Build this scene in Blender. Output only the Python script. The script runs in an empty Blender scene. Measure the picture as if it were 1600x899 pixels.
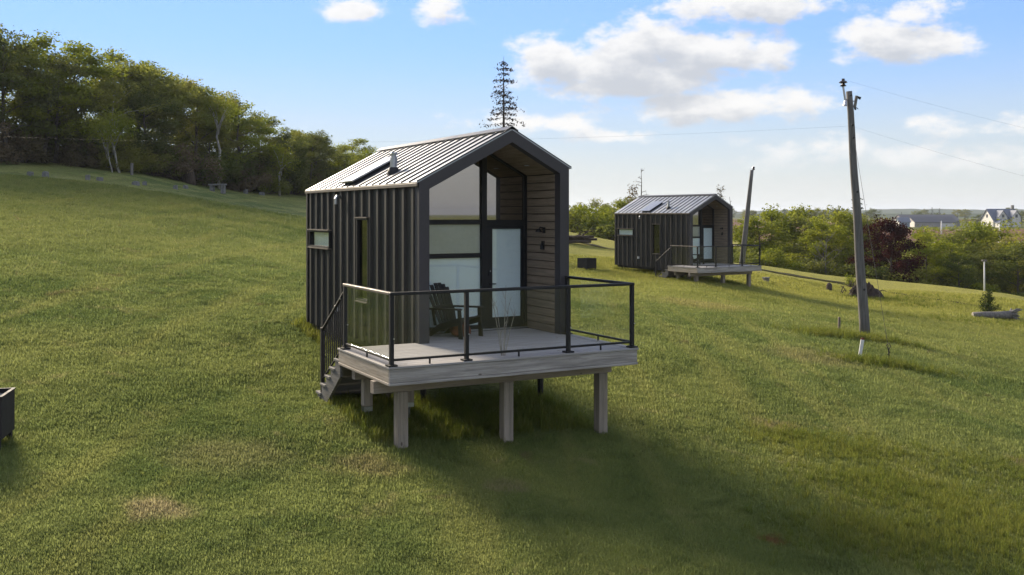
import bpy, bmesh, math, random
import numpy as np
from mathutils import Vector, Matrix

sc = bpy.context.scene
COL = sc.collection
R = math.radians

# ------------------------------------------------------------------ camera
FPX, HOR = 1515.0, 335.0            # focal length and horizon row, in pixels of the 1600 x 899 photograph
cam_d = bpy.data.cameras.new('camera')
cam = bpy.data.objects.new('camera', cam_d); COL.objects.link(cam)
cam.location = (0, 0, 0); cam.rotation_euler = (R(90), 0, 0)
cam_d.sensor_width = 36.0; cam_d.lens = 36.0 * FPX / 1600.0
cam_d.shift_y = -(449.5 - HOR) / 1600.0
cam_d.clip_start = 0.1; cam_d.clip_end = 20000
sc.camera = cam

# ------------------------------------------------------------------ light and exposure
SUN_AZ, SUN_EL = R(34), R(23)     # to the left of the view direction, low
sun_d = bpy.data.lights.new('sun', 'SUN'); sun_d.energy = 0.8; sun_d.angle = R(15.0); sun_d.color = (1.0, 0.86, 0.66)
sun = bpy.data.objects.new('sun', sun_d); COL.objects.link(sun)
to_sun = Vector((-math.sin(SUN_AZ) * math.cos(SUN_EL), math.cos(SUN_AZ) * math.cos(SUN_EL), math.sin(SUN_EL)))
sun.rotation_euler = to_sun.to_track_quat('Z', 'Y').to_euler(); sun.location = to_sun * 60
vs = sc.view_settings
vs.view_transform = 'Standard'; vs.look = 'None'; vs.gamma = 1.0; vs.use_curve_mapping = False
vs.exposure = 3.4
sc.cycles.use_denoising = True
sc.cycles.max_bounces = 6; sc.cycles.diffuse_bounces = 3; sc.cycles.glossy_bounces = 3; sc.cycles.transparent_max_bounces = 16
sc.cycles.volume_bounces = 0


class NT:
    """small helper for building node trees"""
    def __init__(s, tree): s.t = tree; s.n = tree.nodes; s.l = tree.links
    def node(s, typ, **kw):
        n = s.n.new(typ)
        for k, v in kw.items(): setattr(n, k, v)
        return n
    def put(s, sock, v):
        if isinstance(v, bpy.types.NodeSocket): s.l.new(v, sock)
        elif v is not None: sock.default_value = v
    def math(s, op, a, b=None, c=None, clamp=False):
        n = s.node('ShaderNodeMath', operation=op); n.use_clamp = clamp
        s.put(n.inputs[0], a); s.put(n.inputs[1], b); s.put(n.inputs[2], c)
        return n.outputs[0]
    def vmath(s, op, a, b=None):
        n = s.node('ShaderNodeVectorMath', operation=op)
        s.put(n.inputs[0], a)
        if b is not None: s.put(n.inputs['Scale'] if op == 'SCALE' else n.inputs[1], b)
        return n.outputs[0]
    def mix(s, f, a, b, blend='MIX'):
        n = s.node('ShaderNodeMix', data_type='RGBA', blend_type=blend)
        s.put(n.inputs['Factor'], f)
        for k, v in (('A', a), ('B', b)):
            sk = [i for i in n.inputs if i.name == k and i.type == 'RGBA'][0]
            s.put(sk, (*v, 1) if isinstance(v, tuple) and len(v) == 3 else v)
        return [o for o in n.outputs if o.type == 'RGBA'][0]
    def noise(s, vec, scale, detail=4, rough=0.55, dist=0.0, out='Fac'):
        n = s.node('ShaderNodeTexNoise'); s.put(n.inputs['Vector'], vec)
        n.inputs['Scale'].default_value = scale; n.inputs['Detail'].default_value = detail
        n.inputs['Roughness'].default_value = rough; n.inputs['Distortion'].default_value = dist
        return n.outputs[out]
    def ramp(s, f, lo, hi, a=0.0, b=1.0, smooth=True):
        n = s.node('ShaderNodeMapRange'); n.interpolation_type = 'SMOOTHSTEP' if smooth else 'LINEAR'
        s.put(n.inputs['Value'], f)
        n.inputs['From Min'].default_value = lo; n.inputs['From Max'].default_value = hi
        n.inputs['To Min'].default_value = a; n.inputs['To Max'].default_value = b
        return n.outputs['Result']
    def scalev(s, vec, xyz):
        n = s.node('ShaderNodeMapping'); s.put(n.inputs['Vector'], vec); n.inputs['Scale'].default_value = xyz
        return n.outputs[0]


# ------------------------------------------------------------------ sky with clouds
def pix_ang(px, py):
    az = math.atan((px - 800) / FPX)
    return az, math.atan((HOR - py) / FPX * math.cos(az))

def cloud_group():
    g = bpy.data.node_groups.new('cloud_cover', 'ShaderNodeTree')
    for nm in ('az', 'el'): g.interface.new_socket(nm, in_out='INPUT', socket_type='NodeSocketFloat')
    g.interface.new_socket('cover', in_out='OUTPUT', socket_type='NodeSocketFloat')
    k = NT(g)
    gi = k.node('NodeGroupInput'); go = k.node('NodeGroupOutput')
    az, el = gi.outputs['az'], gi.outputs['el']
    comb = k.node('ShaderNodeCombineXYZ'); k.put(comb.inputs[0], az); k.put(comb.inputs[1], el)
    ang = comb.outputs[0]
    #        centre px, half width, half height up, half height down, weight
    blobs = [(985, 118, 205, 88, 44, 1.0), (862, 100, 88, 54, 40, .9), (1085, 82, 160, 46, 44, .95), (1025, 66, 84, 46, 45, .95),
             (1125, 172, 205, 40, 26, .85), (1240, 166, 90, 32, 24, .75), (1215, 82, 42, 32, 26, .6),
             (1405, 70, 112, 46, 34, .95), (1440, 22, 60, 36, 28, .75), (1180, 14, 165, 50, 26, .8),
             (542, 18, 60, 36, 20, .85), (688, 24, 50, 36, 20, .85), (835, 194, 130, 24, 16, .62), (955, 214, 92, 18, 13, .6), (1400, 246, 270, 36, 26, .38), (1560, 205, 150, 24, 14, .5)]
    acc = None
    for (x, y, rx, ru, rd, w) in blobs:
        a0, e0 = pix_ang(x, y)
        n = k.node('ShaderNodeVectorMath', operation='MULTIPLY_ADD'); k.put(n.inputs[0], ang)
        n.inputs[1].default_value = (FPX / rx, FPX / ru, 0); n.inputs[2].default_value = (-a0 * FPX / rx, -e0 * FPX / ru, 0)
        v2 = k.vmath('MAXIMUM', n.outputs[0], k.vmath('MULTIPLY', n.outputs[0], (-1.0, -ru / rd, 0)))
        ln = k.node('ShaderNodeVectorMath', operation='LENGTH'); k.put(ln.inputs[0], v2)
        v = k.math('MULTIPLY_ADD', ln.outputs['Value'], -w, w)
        acc = v if acc is None else k.math('MAXIMUM', acc, v)
    vec = k.vmath('MULTIPLY', ang, (1.0, 1.7, 0))
    # broken cumulus over the unseen sky, made denser to raise the ambient light
    gen = k.math('MULTIPLY', k.math('SUBTRACT', k.noise(vec, 2.6, 2, .5), 0.41), 4.5)
    aside = k.math('MAXIMUM', k.ramp(k.math('ABSOLUTE', az), 0.52, 0.75), k.ramp(el, 0.27, 0.42))
    gen = k.math('SUBTRACT', k.math('MULTIPLY', k.math('ADD', gen, 1.2), aside), 1.2)
    acc = k.math('MAXIMUM', k.math('MAXIMUM', acc, gen), -0.9)
    n1 = k.math('SUBTRACT', k.noise(vec, 21, 7, .63), 0.5)
    d = k.math('MULTIPLY_ADD', n1, 2.0, acc)
    k.put(go.inputs['cover'], d)
    return g

world = bpy.data.worlds.new('World'); sc.world = world; world.use_nodes = True
k = NT(world.node_tree); k.n.clear()
sky = k.node('ShaderNodeTexSky'); sky.sky_type = 'NISHITA'; sky.sun_disc = False
sky.sun_elevation = SUN_EL; sky.sun_rotation = -SUN_AZ
sky.air_density = 1.0; sky.dust_density = 0.0; sky.ozone_density = 2.0; sky.altitude = 50
tc = k.node('ShaderNodeTexCoord'); sep = k.node('ShaderNodeSeparateXYZ'); k.put(sep.inputs[0], tc.outputs['Generated'])
az = k.math('ARCTAN2', sep.outputs[0], sep.outputs[1])
el = k.math('ARCSINE', sep.outputs[2])
cg = cloud_group()
def cover(daz, dele):
    n = k.node('ShaderNodeGroup'); n.node_tree = cg
    k.put(n.inputs['az'], k.math('ADD', az, daz)); k.put(n.inputs['el'], k.math('ADD', el, dele))
    return n.outputs[0]
c0, c1 = cover(0, 0), cover(-0.007, 0.018)
alpha = k.ramp(c0, -0.02, 0.48)
shade = k.ramp(c1, -0.05, 0.9)
SKY_S = 0.05
ccol = k.mix(shade, (1.90, 1.87, 1.83), (1.16, 1.21, 1.30))
# thin bright veil towards the horizon, streaked sideways
sv = k.node('ShaderNodeCombineXYZ'); k.put(sv.inputs[0], az); k.put(sv.inputs[1], k.math('MULTIPLY', el, 9.0))
streak = k.noise(sv.outputs[0], 3.2, 5, .55)
veil = k.math('MULTIPLY', k.ramp(el, -0.02, 0.185, 1.0, 0.0), k.ramp(streak, 0.2, 0.75, 0.78, 1.0), clamp=True)
blue = k.mix(1.0, sky.outputs[0], (.315, .355, .475), 'MULTIPLY')   # clear, dry air
lum = k.node('ShaderNodeRGBToBW'); k.put(lum.inputs[0], blue)
blue = k.vmath('SCALE', blue, k.math('DIVIDE', 1.0, k.math('MULTIPLY_ADD', lum.outputs[0], 0.50, 0.66)))   # even out the glow round the sun
skyc = k.mix(veil, blue, (1.50, 1.52, 1.49))
skyc = k.mix(k.math('MULTIPLY', alpha, k.ramp(el, 0.0, 0.1, 0.35, 0.95)), skyc, ccol)
bg = k.node('ShaderNodeBackground'); k.put(bg.inputs['Color'], skyc); bg.inputs['Strength'].default_value = SKY_S
world.cycles.sampling_method = 'MANUAL'; world.cycles.sample_map_resolution = 256
ow = k.node('ShaderNodeOutputWorld'); k.l.new(bg.outputs[0], ow.inputs[0])


# ------------------------------------------------------------------ object helpers
def link(name, mesh, parent=None, loc=(0, 0, 0), rot=(0, 0, 0)):
    o = bpy.data.objects.new(name, mesh); COL.objects.link(o)
    o.location = loc; o.rotation_euler = rot
    if parent is not None: o.parent = parent
    return o
def tag(o, label=None, cat=None, group=None, kind=None):
    for a, v in (('label', label), ('category', cat), ('group', group), ('kind', kind)):
        if v: o[a] = v
    return o
def thing(name, label, cat, loc=(0, 0, 0), rz=0.0, group=None):
    return tag(link(name, None, None, loc, (0, 0, rz)), label, cat, group)
def copy_tree(o, parent=None):
    c = o.copy(); COL.objects.link(c); c.parent = parent
    for ch in list(o.children): copy_tree(ch, c)
    return c
_meshes = {}
def box_mesh(size, mat, bev=0.0):
    key = (tuple(round(s, 4) for s in size), mat.name, bev)
    if key in _meshes: return _meshes[key]
    bm = bmesh.new(); bmesh.ops.create_cube(bm, size=1.0)
    bmesh.ops.scale(bm, vec=size, verts=bm.verts)
    if bev: bmesh.ops.bevel(bm, geom=list(bm.edges), offset=min(bev, min(size) * .3), segments=1, affect='EDGES')
    me = bpy.data.meshes.new('box'); bm.to_mesh(me); bm.free(); me.materials.append(mat)
    _meshes[key] = me
    return me
def box(name, parent, lo, hi, mat, bev=0.004, rot=(0, 0, 0)):
    size = [hi[i] - lo[i] for i in range(3)]; c = [(hi[i] + lo[i]) / 2 for i in range(3)]
    return link(name, box_mesh(size, mat, bev), parent, c, rot)

class MB:
    """collects geometry for one mesh"""
    def __init__(s): s.v = []; s.f = []
    def add(s, v, f):
        o = len(s.v); s.v += [tuple(p) for p in v]; s.f += [tuple(i + o for i in q) for q in f]
    def box(s, lo, hi):
        x0, y0, z0 = lo; x1, y1, z1 = hi
        s.add([(x0, y0, z0), (x1, y0, z0), (x1, y1, z0), (x0, y1, z0), (x0, y0, z1), (x1, y0, z1), (x1, y1, z1), (x0, y1, z1)],
              [(0, 3, 2, 1), (4, 5, 6, 7), (0, 1, 5, 4), (1, 2, 6, 5), (2, 3, 7, 6), (3, 0, 4, 7)])
    def tube(s, pts, rad, n=8, cap=True):
        pts = [Vector(p) for p in pts]
        if not isinstance(rad, (list, tuple)): rad = [rad] * len(pts)
        vs_, fs = [], []
        ref = None
        for i, p in enumerate(pts):
            d = (pts[min(i + 1, len(pts) - 1)] - pts[max(i - 1, 0)]).normalized()
            if ref is None: ref = Vector((1, 0, 0)) if abs(d.x) < .8 else Vector((0, 1, 0))
            a = (ref - d * ref.dot(d)).normalized(); b = d.cross(a); ref = a
            for j in range(n):
                t = 2 * math.pi * j / n
                vs_.append(p + (a * math.cos(t) + b * math.sin(t)) * rad[i])
        for i in range(len(pts) - 1):
            for j in range(n):
                fs.append((i * n + j, i * n + (j + 1) % n, (i + 1) * n + (j + 1) % n, (i + 1) * n + j))
        if cap:
            fs.append(tuple(range(n - 1, -1, -1))); fs.append(tuple(range((len(pts) - 1) * n, len(pts) * n)))
        s.add(vs_, fs)
    def lathe(s, prof, n=16, c=(0, 0, 0)):
        vs_ = [(c[0] + r * math.cos(2 * math.pi * j / n), c[1] + r * math.sin(2 * math.pi * j / n), c[2] + z) for r, z in prof for j in range(n)]
        fs = [(i * n + j, i * n + (j + 1) % n, (i + 1) * n + (j + 1) % n, (i + 1) * n + j) for i in range(len(prof) - 1) for j in range(n)]
        fs += [tuple(range(n - 1, -1, -1)), tuple(range((len(prof) - 1) * n, len(prof) * n))]
        s.add(vs_, fs)
    def prism(s, poly, axis, a, b):
        """extrude a 2-D polygon along an axis; poly in the two remaining axes in order"""
        def P(q, t):
            q = list(q); q.insert(axis, t); return tuple(q)
        n = len(poly)
        s.add([P(q, a) for q in poly] + [P(q, b) for q in poly],
              [tuple(range(n)), tuple(range(2 * n - 1, n - 1, -1))] + [(i, i + n, (i + 1) % n + n, (i + 1) % n) for i in range(n)])
    def mesh(s, mat, smooth=False, name='part'):
        me = bpy.data.meshes.new(name); me.from_pydata(s.v, [], s.f)
        if not isinstance(mat, (list, tuple)): mat = [mat]
        for m in mat: me.materials.append(m)
        bm = bmesh.new(); bm.from_mesh(me); bmesh.ops.recalc_face_normals(bm, faces=bm.faces); bm.to_mesh(me); bm.free()
        if smooth: me.polygons.foreach_set('use_smooth', [True] * len(me.polygons))
        return me
    def build(s, name, mat, parent=None, loc=(0, 0, 0), rot=(0, 0, 0), smooth=False):
        return link(name, s.mesh(mat, smooth), parent, loc, rot)


# ------------------------------------------------------------------ materials
def new_mat(name):
    m = bpy.data.materials.new(name); m.use_nodes = True
    k = NT(m.node_tree); k.n.clear()
    out = k.node('ShaderNodeOutputMaterial')
    return m, k, out
def principled(k, out, **kw):
    p = k.node('ShaderNodeBsdfPrincipled'); k.l.new(p.outputs[0], out.inputs['Surface'])
    for a, v in kw.items():
        s = p.inputs[a.replace('_', ' ')]
        if isinstance(v, tuple) and len(v) == 3: v = (*v, 1)
        k.put(s, v)
    return p
def bump(k, h, strength=.3, dist=.01):
    n = k.node('ShaderNodeBump'); n.inputs['Strength'].default_value = strength; n.inputs['Distance'].default_value = dist
    k.put(n.inputs['Height'], h); return n.outputs[0]
def objvec(k, rnd=True):
    t = k.node('ShaderNodeTexCoord').outputs['Object']
    if not rnd: return t
    oi = k.node('ShaderNodeObjectInfo')
    return k.vmath('ADD', t, k.vmath('SCALE', oi.outputs['Location'], 3.7))

def painted(name, col, rough=.5, metal=0.0, var=.25, scale=3.0, spec=.5, bmp=.05):
    m, k, out = new_mat(name)
    v = objvec(k)
    n = k.noise(v, scale, 6, .6); n2 = k.noise(v, scale * 14, 3, .6)
    f = k.math('ADD', k.math('MULTIPLY', n, .7), k.math('MULTIPLY', n2, .3))
    c = k.mix(k.ramp(f, .3, .7), tuple(x * (1 - var) for x in col), tuple(x * (1 + var) for x in col))
    principled(k, out, Base_Color=c, Roughness=k.ramp(n, .2, .8, rough * .85, min(1, rough * 1.15)), Metallic=metal,
               Specular_IOR_Level=spec, Normal=bump(k, n2, bmp, .005))
    return m
def wood(name, axis, dark, light, rough=.75, knots=True, warm=None):
    m, k, out = new_mat(name)
    v = objvec(k)
    s = [16.0, 16.0, 16.0]; s[axis] = 0.9
    g = k.noise(k.scalev(v, tuple(s)), 1.6, 6, .62, .4)
    s2 = [60.0, 60.0, 60.0]; s2[axis] = 2.0
    g2 = k.noise(k.scalev(v, tuple(s2)), 1.5, 3, .6)
    big = k.noise(v, 1.3, 4, .6)
    c = k.mix(k.ramp(g, .28, .72), dark, light)
    c = k.mix(k.math('MULTIPLY', k.ramp(big, .45, .75), .45), c, warm or tuple(x * .7 for x in light))
    c = k.mix(k.math('MULTIPLY', k.ramp(g2, .55, .75), .5), c, tuple(x * .5 for x in dark))
    oi = k.node('ShaderNodeObjectInfo')
    c = k.mix(k.math('MULTIPLY', oi.outputs['Random'], .35), c, tuple(x * .55 for x in light))
    if knots:
        sk = [3.2, 3.2, 3.2]; sk[axis] = 1.5
        vo = k.node('ShaderNodeTexVoronoi'); k.put(vo.inputs['Vector'], k.scalev(v, tuple(sk))); vo.inputs['Scale'].default_value = 1.6
        c = k.mix(k.ramp(vo.outputs['Distance'], .05, .1, .75, 0.0), c, (.05, .032, .02))
    h = k.math('ADD', g, k.math('MULTIPLY', g2, .5))
    principled(k, out, Base_Color=c, Roughness=rough, Normal=bump(k, h, .35, .006), Specular_IOR_Level=.3)
    return m
def glass(name, tint, refl=.10, rough=.02, transp=.8, sheen=(.95, .97, 1)):
    """clear or smoked sheet: see-through with a mirror-like surface reflection"""
    m, k, out = new_mat(name)
    tr = k.node('ShaderNodeBsdfTransparent'); tr.inputs[0].default_value = (*[x * transp for x in tint], 1)
    gl = k.node('ShaderNodeBsdfGlossy'); gl.inputs['Roughness'].default_value = rough; gl.inputs[0].default_value = (*sheen, 1)
    lw = k.node('ShaderNodeLayerWeight'); lw.inputs[0].default_value = .5
    f = k.math('MULTIPLY_ADD', k.math('POWER', lw.outputs['Facing'], 5.0), 1.0 - refl, refl, clamp=True)
    mx = k.node('ShaderNodeMixShader'); k.put(mx.inputs[0], f); k.l.new(tr.outputs[0], mx.inputs[1]); k.l.new(gl.outputs[0], mx.inputs[2])
    k.l.new(mx.outputs[0], out.inputs['Surface'])
    return m
def leaf(name, a, b, c3, trans=.35, scale=.55):
    m, k, out = new_mat(name)
    t = k.node('ShaderNodeTexCoord').outputs['Object']
    oi = k.node('ShaderNodeObjectInfo')
    v = k.vmath('ADD', t, k.vmath('SCALE', oi.outputs['Location'], 1.3))
    n = k.noise(v, scale, 3, .5); n2 = k.noise(v, 7.0, 2, .6)
    col = k.mix(k.ramp(k.math('ADD', k.math('MULTIPLY', n, .65), k.math('MULTIPLY', n2, .35)), .34, .66), a, b)
    col = k.mix(k.math('MULTIPLY', k.ramp(oi.outputs['Random'], .2, 1.0), .55), col, c3)
    d = k.node('ShaderNodeBsdfDiffuse'); k.put(d.inputs[0], col)
    tl = k.node('ShaderNodeBsdfTranslucent'); k.put(tl.inputs[0], k.mix(.4, col, k.mix(1.0, col, (1.5, 1.4, .6), 'MULTIPLY')))
    mx = k.node('ShaderNodeMixShader'); mx.inputs[0].default_value = trans
    k.l.new(d.outputs[0], mx.inputs[1]); k.l.new(tl.outputs[0], mx.inputs[2]); k.l.new(mx.outputs[0], out.inputs['Surface'])
    return m
def bark(name, dark, light, scale=6.0):
    m, k, out = new_mat(name)
    v = objvec(k)
    n = k.noise(k.scalev(v, (3, 3, .7)), scale, 6, .65)
    principled(k, out, Base_Color=k.mix(k.ramp(n, .3, .7), dark, light), Roughness=.9, Normal=bump(k, n, .6, .02), Specular_IOR_Level=.2)
    return m

M = {}
M['cladding'] = painted('charcoal_cladding', (.028, .0265, .024), .60, 0, .22, 1.2, .35)
M['portal'] = painted('charcoal_trim', (.040, .036, .042), .55, 0, .18, 1.5)
M['roof'] = painted('roof_metal', (.36, .38, .41), .46, 1.0, .12, 1.5, .6, .02)
M['seam'] = painted('roof_seam_metal', (.05, .05, .055), .4, .3, .12, 1.5)
M['trim'] = painted('bronze_trim', (.15, .125, .10), .6, .2, .15)
M['black'] = painted('black_metal', (.006, .006, .007), .62, 0, .2, 4)
M['steel'] = painted('galvanised_steel', (.42, .43, .45), .32, .9, .12, 6)
M['dark_in'] = painted('dark_interior', (.020, .019, .018), .8)
M['blind'] = painted('pale_blind', (.74, .87, .86), .6, 0, .04, .6)
M['blind_grey'] = painted('grey_blind', (.42, .46, .43), .6, 0, .12, .9)
M['board_x'] = wood('shiplap_x', 1, (.19, .145, .105), (.34, .27, .20), .8, False)
M['soffit'] = wood('soffit_wood', 1, (.20, .148, .10), (.36, .28, .20), .75, True)
M['deck_x'] = wood('deck_wood_x', 0, (.28, .265, .255), (.47, .45, .435), .7, True, (.36, .33, .31))
M['deck_y'] = wood('deck_wood_y', 1, (.28, .26, .24), (.47, .44, .41), .7, True, (.42, .36, .30))
M['deck_z'] = wood('post_wood_z', 2, (.21, .175, .135), (.38, .33, .27), .8, True, (.33, .25, .18))
M['stair_x'] = wood('stair_wood_x', 0, (.15, .14, .125), (.27, .255, .235), .8)
M['stair_y'] = wood('stair_wood_y', 1, (.13, .12, .11), (.24, .225, .205), .8)
M['fas_y_lit'] = wood('fascia_wood_y_lit', 1, (.28, .23, .18), (.58, .50, .41), .7, True, (.50, .40, .30))  # paler and warmer than the front boards: side sunlight put into the colour
M['fas_x'] = wood('fascia_wood_x', 0, (.22, .20, .185), (.50, .465, .43), .75, True)
M['beam_x'] = wood('beam_wood_x', 0, (.24, .19, .15), (.36, .31, .26), .8, True)
M['glass_rail'] = glass('smoked_rail_glass', (.975, .98, .975), .02, .01, .99)
M['glass_dark'] = glass('mirror_window_glass', (.35, .36, .36), .36, .012, .6, (1, .93, .85))
M['glass_side'] = glass('side_window_glass', (.5, .52, .5), .10, .012, .7)
M['glass_blind'] = glass('blind_window_glass', (1, 1, 1), .08, .02, .995)
M['pole'] = wood('weathered_pole', 2, (.095, .088, .08), (.215, .205, .195), .9, True)
M['brown_wood'] = wood('brown_stake_wood', 2, (.13, .10, .08), (.26, .22, .18), .9, False)
M['white_paint'] = painted('white_paint', (.72, .72, .70), .5, 0, .1, 6)
M['chair'] = painted('dark_chair', (.016, .015, .014), .55, 0, .2, 5)
M['rust'] = painted('rust_brown', (.17, .058, .030), .85, 0, .35, 9)
M['rusty_steel'] = painted('dark_firepit_steel', (.024, .021, .020), .8, .1, .35, 7)
M['twig'] = bark('pale_twig', (.22, .20, .17), (.38, .35, .30))
M['bark'] = bark('grey_bark', (.060, .050, .040), (.15, .13, .11))
M['birch'] = bark('birch_bark', (.18, .17, .155), (.42, .40, .37), 3)
M['deadbark'] = bark('dead_bark', (.040, .030, .025), (.10, .078, .062))
M['deadgrey'] = bark('dead_grey_bark', (.12, .11, .10), (.24, .225, .21))
M['stone'] = painted('grey_stone', (.17, .17, .165), .9, 0, .3, 5, .3, .4)
M['soil'] = painted('dark_soil', (.045, .033, .026), .95, 0, .45, 8, .2, .8)
M['ceramic'] = painted('brown_ceramic', (.035, .025, .022), .25, 0, .1)
M['leaf_mid'] = leaf('leaf_mid', (.130, .160, .042), (.225, .240, .062), (.265, .245, .070), .52)
M['leaf_lime'] = leaf('leaf_lime', (.150, .190, .028), (.265, .280, .044), (.170, .210, .034), .5)
M['leaf_dark'] = leaf('leaf_dark', (.080, .108, .034), (.145, .170, .050), (.155, .160, .056), .45)
M['leaf_brown'] = leaf('leaf_brown', (.120, .092, .062), (.200, .155, .100), (.055, .060, .025), .2)
M['leaf_purple'] = leaf('leaf_purple', (.026, .009, .010), (.070, .024, .025), (.048, .016, .017), .35)
M['needle'] = leaf('needle', (.020, .032, .012), (.050, .060, .022), (.040, .050, .018), .12)
M['needle_young'] = leaf('needle_young', (.045, .070, .020), (.090, .115, .032), (.070, .095, .026), .2)
M['needle_dead'] = leaf('needle_dead', (.028, .020, .014), (.060, .042, .028), (.045, .032, .022), .1)

# ------------------------------------------------------------------ the lie of the land
CTRL = np.array([
    # measured at the cabins
    (-1.74, 14.5, -3.53), (0.0, 15.4, -3.61), (1.5, 16.2, -3.69), (-2.4, 15.7, -3.30), (-3.4, 16.9, -3.22), (-4.6, 22.0, -2.66), (-2.0, 24.0, -2.75), (1.0, 19.0, -3.45),
    (9.2, 48.6, -3.46), (10.8, 49.5, -3.62), (12.4, 50.4, -3.86), (6.0, 56.4, -3.2), (4.3, 55, -3.2),
    # foreground
    (-6.75, 12.95, -2.95), (-3.5, 7.2, -3.35), (0, 9.6, -3.75), (6.4, 11.9, -4.35), (11.5, 31.5, -4.0), (13.9, 26.3, -4.6), (4.0, 26, -3.35),
    (23.2, 47, -4.9), (20, 55.5, -4.65), (14.9, 57, -3.85),
    # far edge of the field
    (18.5, 72, -3.85), (26.9, 68, -4.75), (32.7, 62, -5.3), (8.4, 85, -2.3), (5.6, 95, -2.1), (0, 105, -0.9), (-10.6, 100, .9),
    (-18.7, 86, 1.5), (-23.2, 78, 1.96), (-26.9, 68, 2.9), (-32.7, 62, 3.15), (-15.8, 30, -.9), (-22, 45, .7), (-8, 50, -1.5), (-5, 75, -.6),
    # the slopes beyond
    (-60, 95, 7.5), (-40, 110, 6), (-50, 40, 3.2), (-40, 18, 1.0), (-20, 0, -2.0), (0, -12, -4.4), (20, 0, -6.2), (30, 22, -7.0), (0, -60, -5), (-70, -50, 5), (80, -60, -11),
    (20, 92, -6.5), (32, 84, -8.2), (42, 70, -8.6), (36, 112, -12), (10, 122, -6), (58, 58, -9.5), (-10, 140, -.5),
    (60, 165, -13), (5, 170, -7), (85, 262, -8.4), (135, 262, -8.0), (0, 300, -6), (115, 350, -6.3), (165, 345, -6.2), (178, 420, -5.8), (205, 400, -5.4), (280, 380, -6),
    (0, 800, -3.5), (330, 800, -4), (-300, 500, 4), (700, 300, -8), (500, -300, -8), (-400, -300, 8), (0, -500, -2)], float)
def warp(x, y):
    r = np.hypot(x, y) + 1e-6; s = np.arcsinh(r / 25.0) * 25.0 / r
    return x * s, y * s
def _phi(d2): return np.where(d2 > 0, 0.5 * d2 * np.log(np.maximum(d2, 1e-12)), 0)
_cx, _cy = warp(CTRL[:, 0], CTRL[:, 1]); _n = len(CTRL)
_K = _phi((_cx[:, None] - _cx) ** 2 + (_cy[:, None] - _cy) ** 2) + np.eye(_n) * 0.4
_P = np.stack([np.ones(_n), _cx, _cy], 1)
_W = np.linalg.solve(np.block([[_K, _P], [_P.T, np.zeros((3, 3))]]), np.concatenate([CTRL[:, 2], np.zeros(3)]))
def H(x, y):
    x = np.asarray(x, float); y = np.asarray(y, float); sh = x.shape; x = x.ravel(); y = y.ravel()
    a, b = warp(x, y); out = np.empty(len(x))
    for i in range(0, len(x), 20000):
        d2 = (a[i:i + 20000, None] - _cx) ** 2 + (b[i:i + 20000, None] - _cy) ** 2
        out[i:i + 20000] = _phi(d2) @ _W[:_n] + _W[_n] + _W[_n + 1] * a[i:i + 20000] + _W[_n + 2] * b[i:i + 20000]
    # small unevenness of a mown field
    out += .035 * np.sin(x * .9 + 1.3 * np.sin(y * .5)) * np.sin(y * .8 + np.sin(x * .6)) + .012 * np.sin(x * 3.1 + y * 1.7) * np.sin(y * 2.9 - x * 1.1)
    w = np.clip((np.hypot(x, y) - 550) / 500, 0, 1); w = w * w * (3 - 2 * w)      # level plain beyond the farm
    out = out * (1 - w) - 5.0 * w
    return out.reshape(sh)
def hz(x, y): return float(H(np.array([x]), np.array([y]))[0])
def ground_at(px, py):
    """the point of the ground seen at a pixel of the photograph (used once, to read positions off the photograph)"""
    t = np.concatenate([np.arange(6, 120, .25), np.arange(120, 900, 2.0)])
    X = (px - 800) / FPX * t; z = (HOR - py) / FPX * t
    below = z < H(X, t)
    i = int(np.argmax(below)) if below.any() else len(t) - 1
    return float(X[i]), float(t[i]), hz(X[i], t[i])

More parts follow.
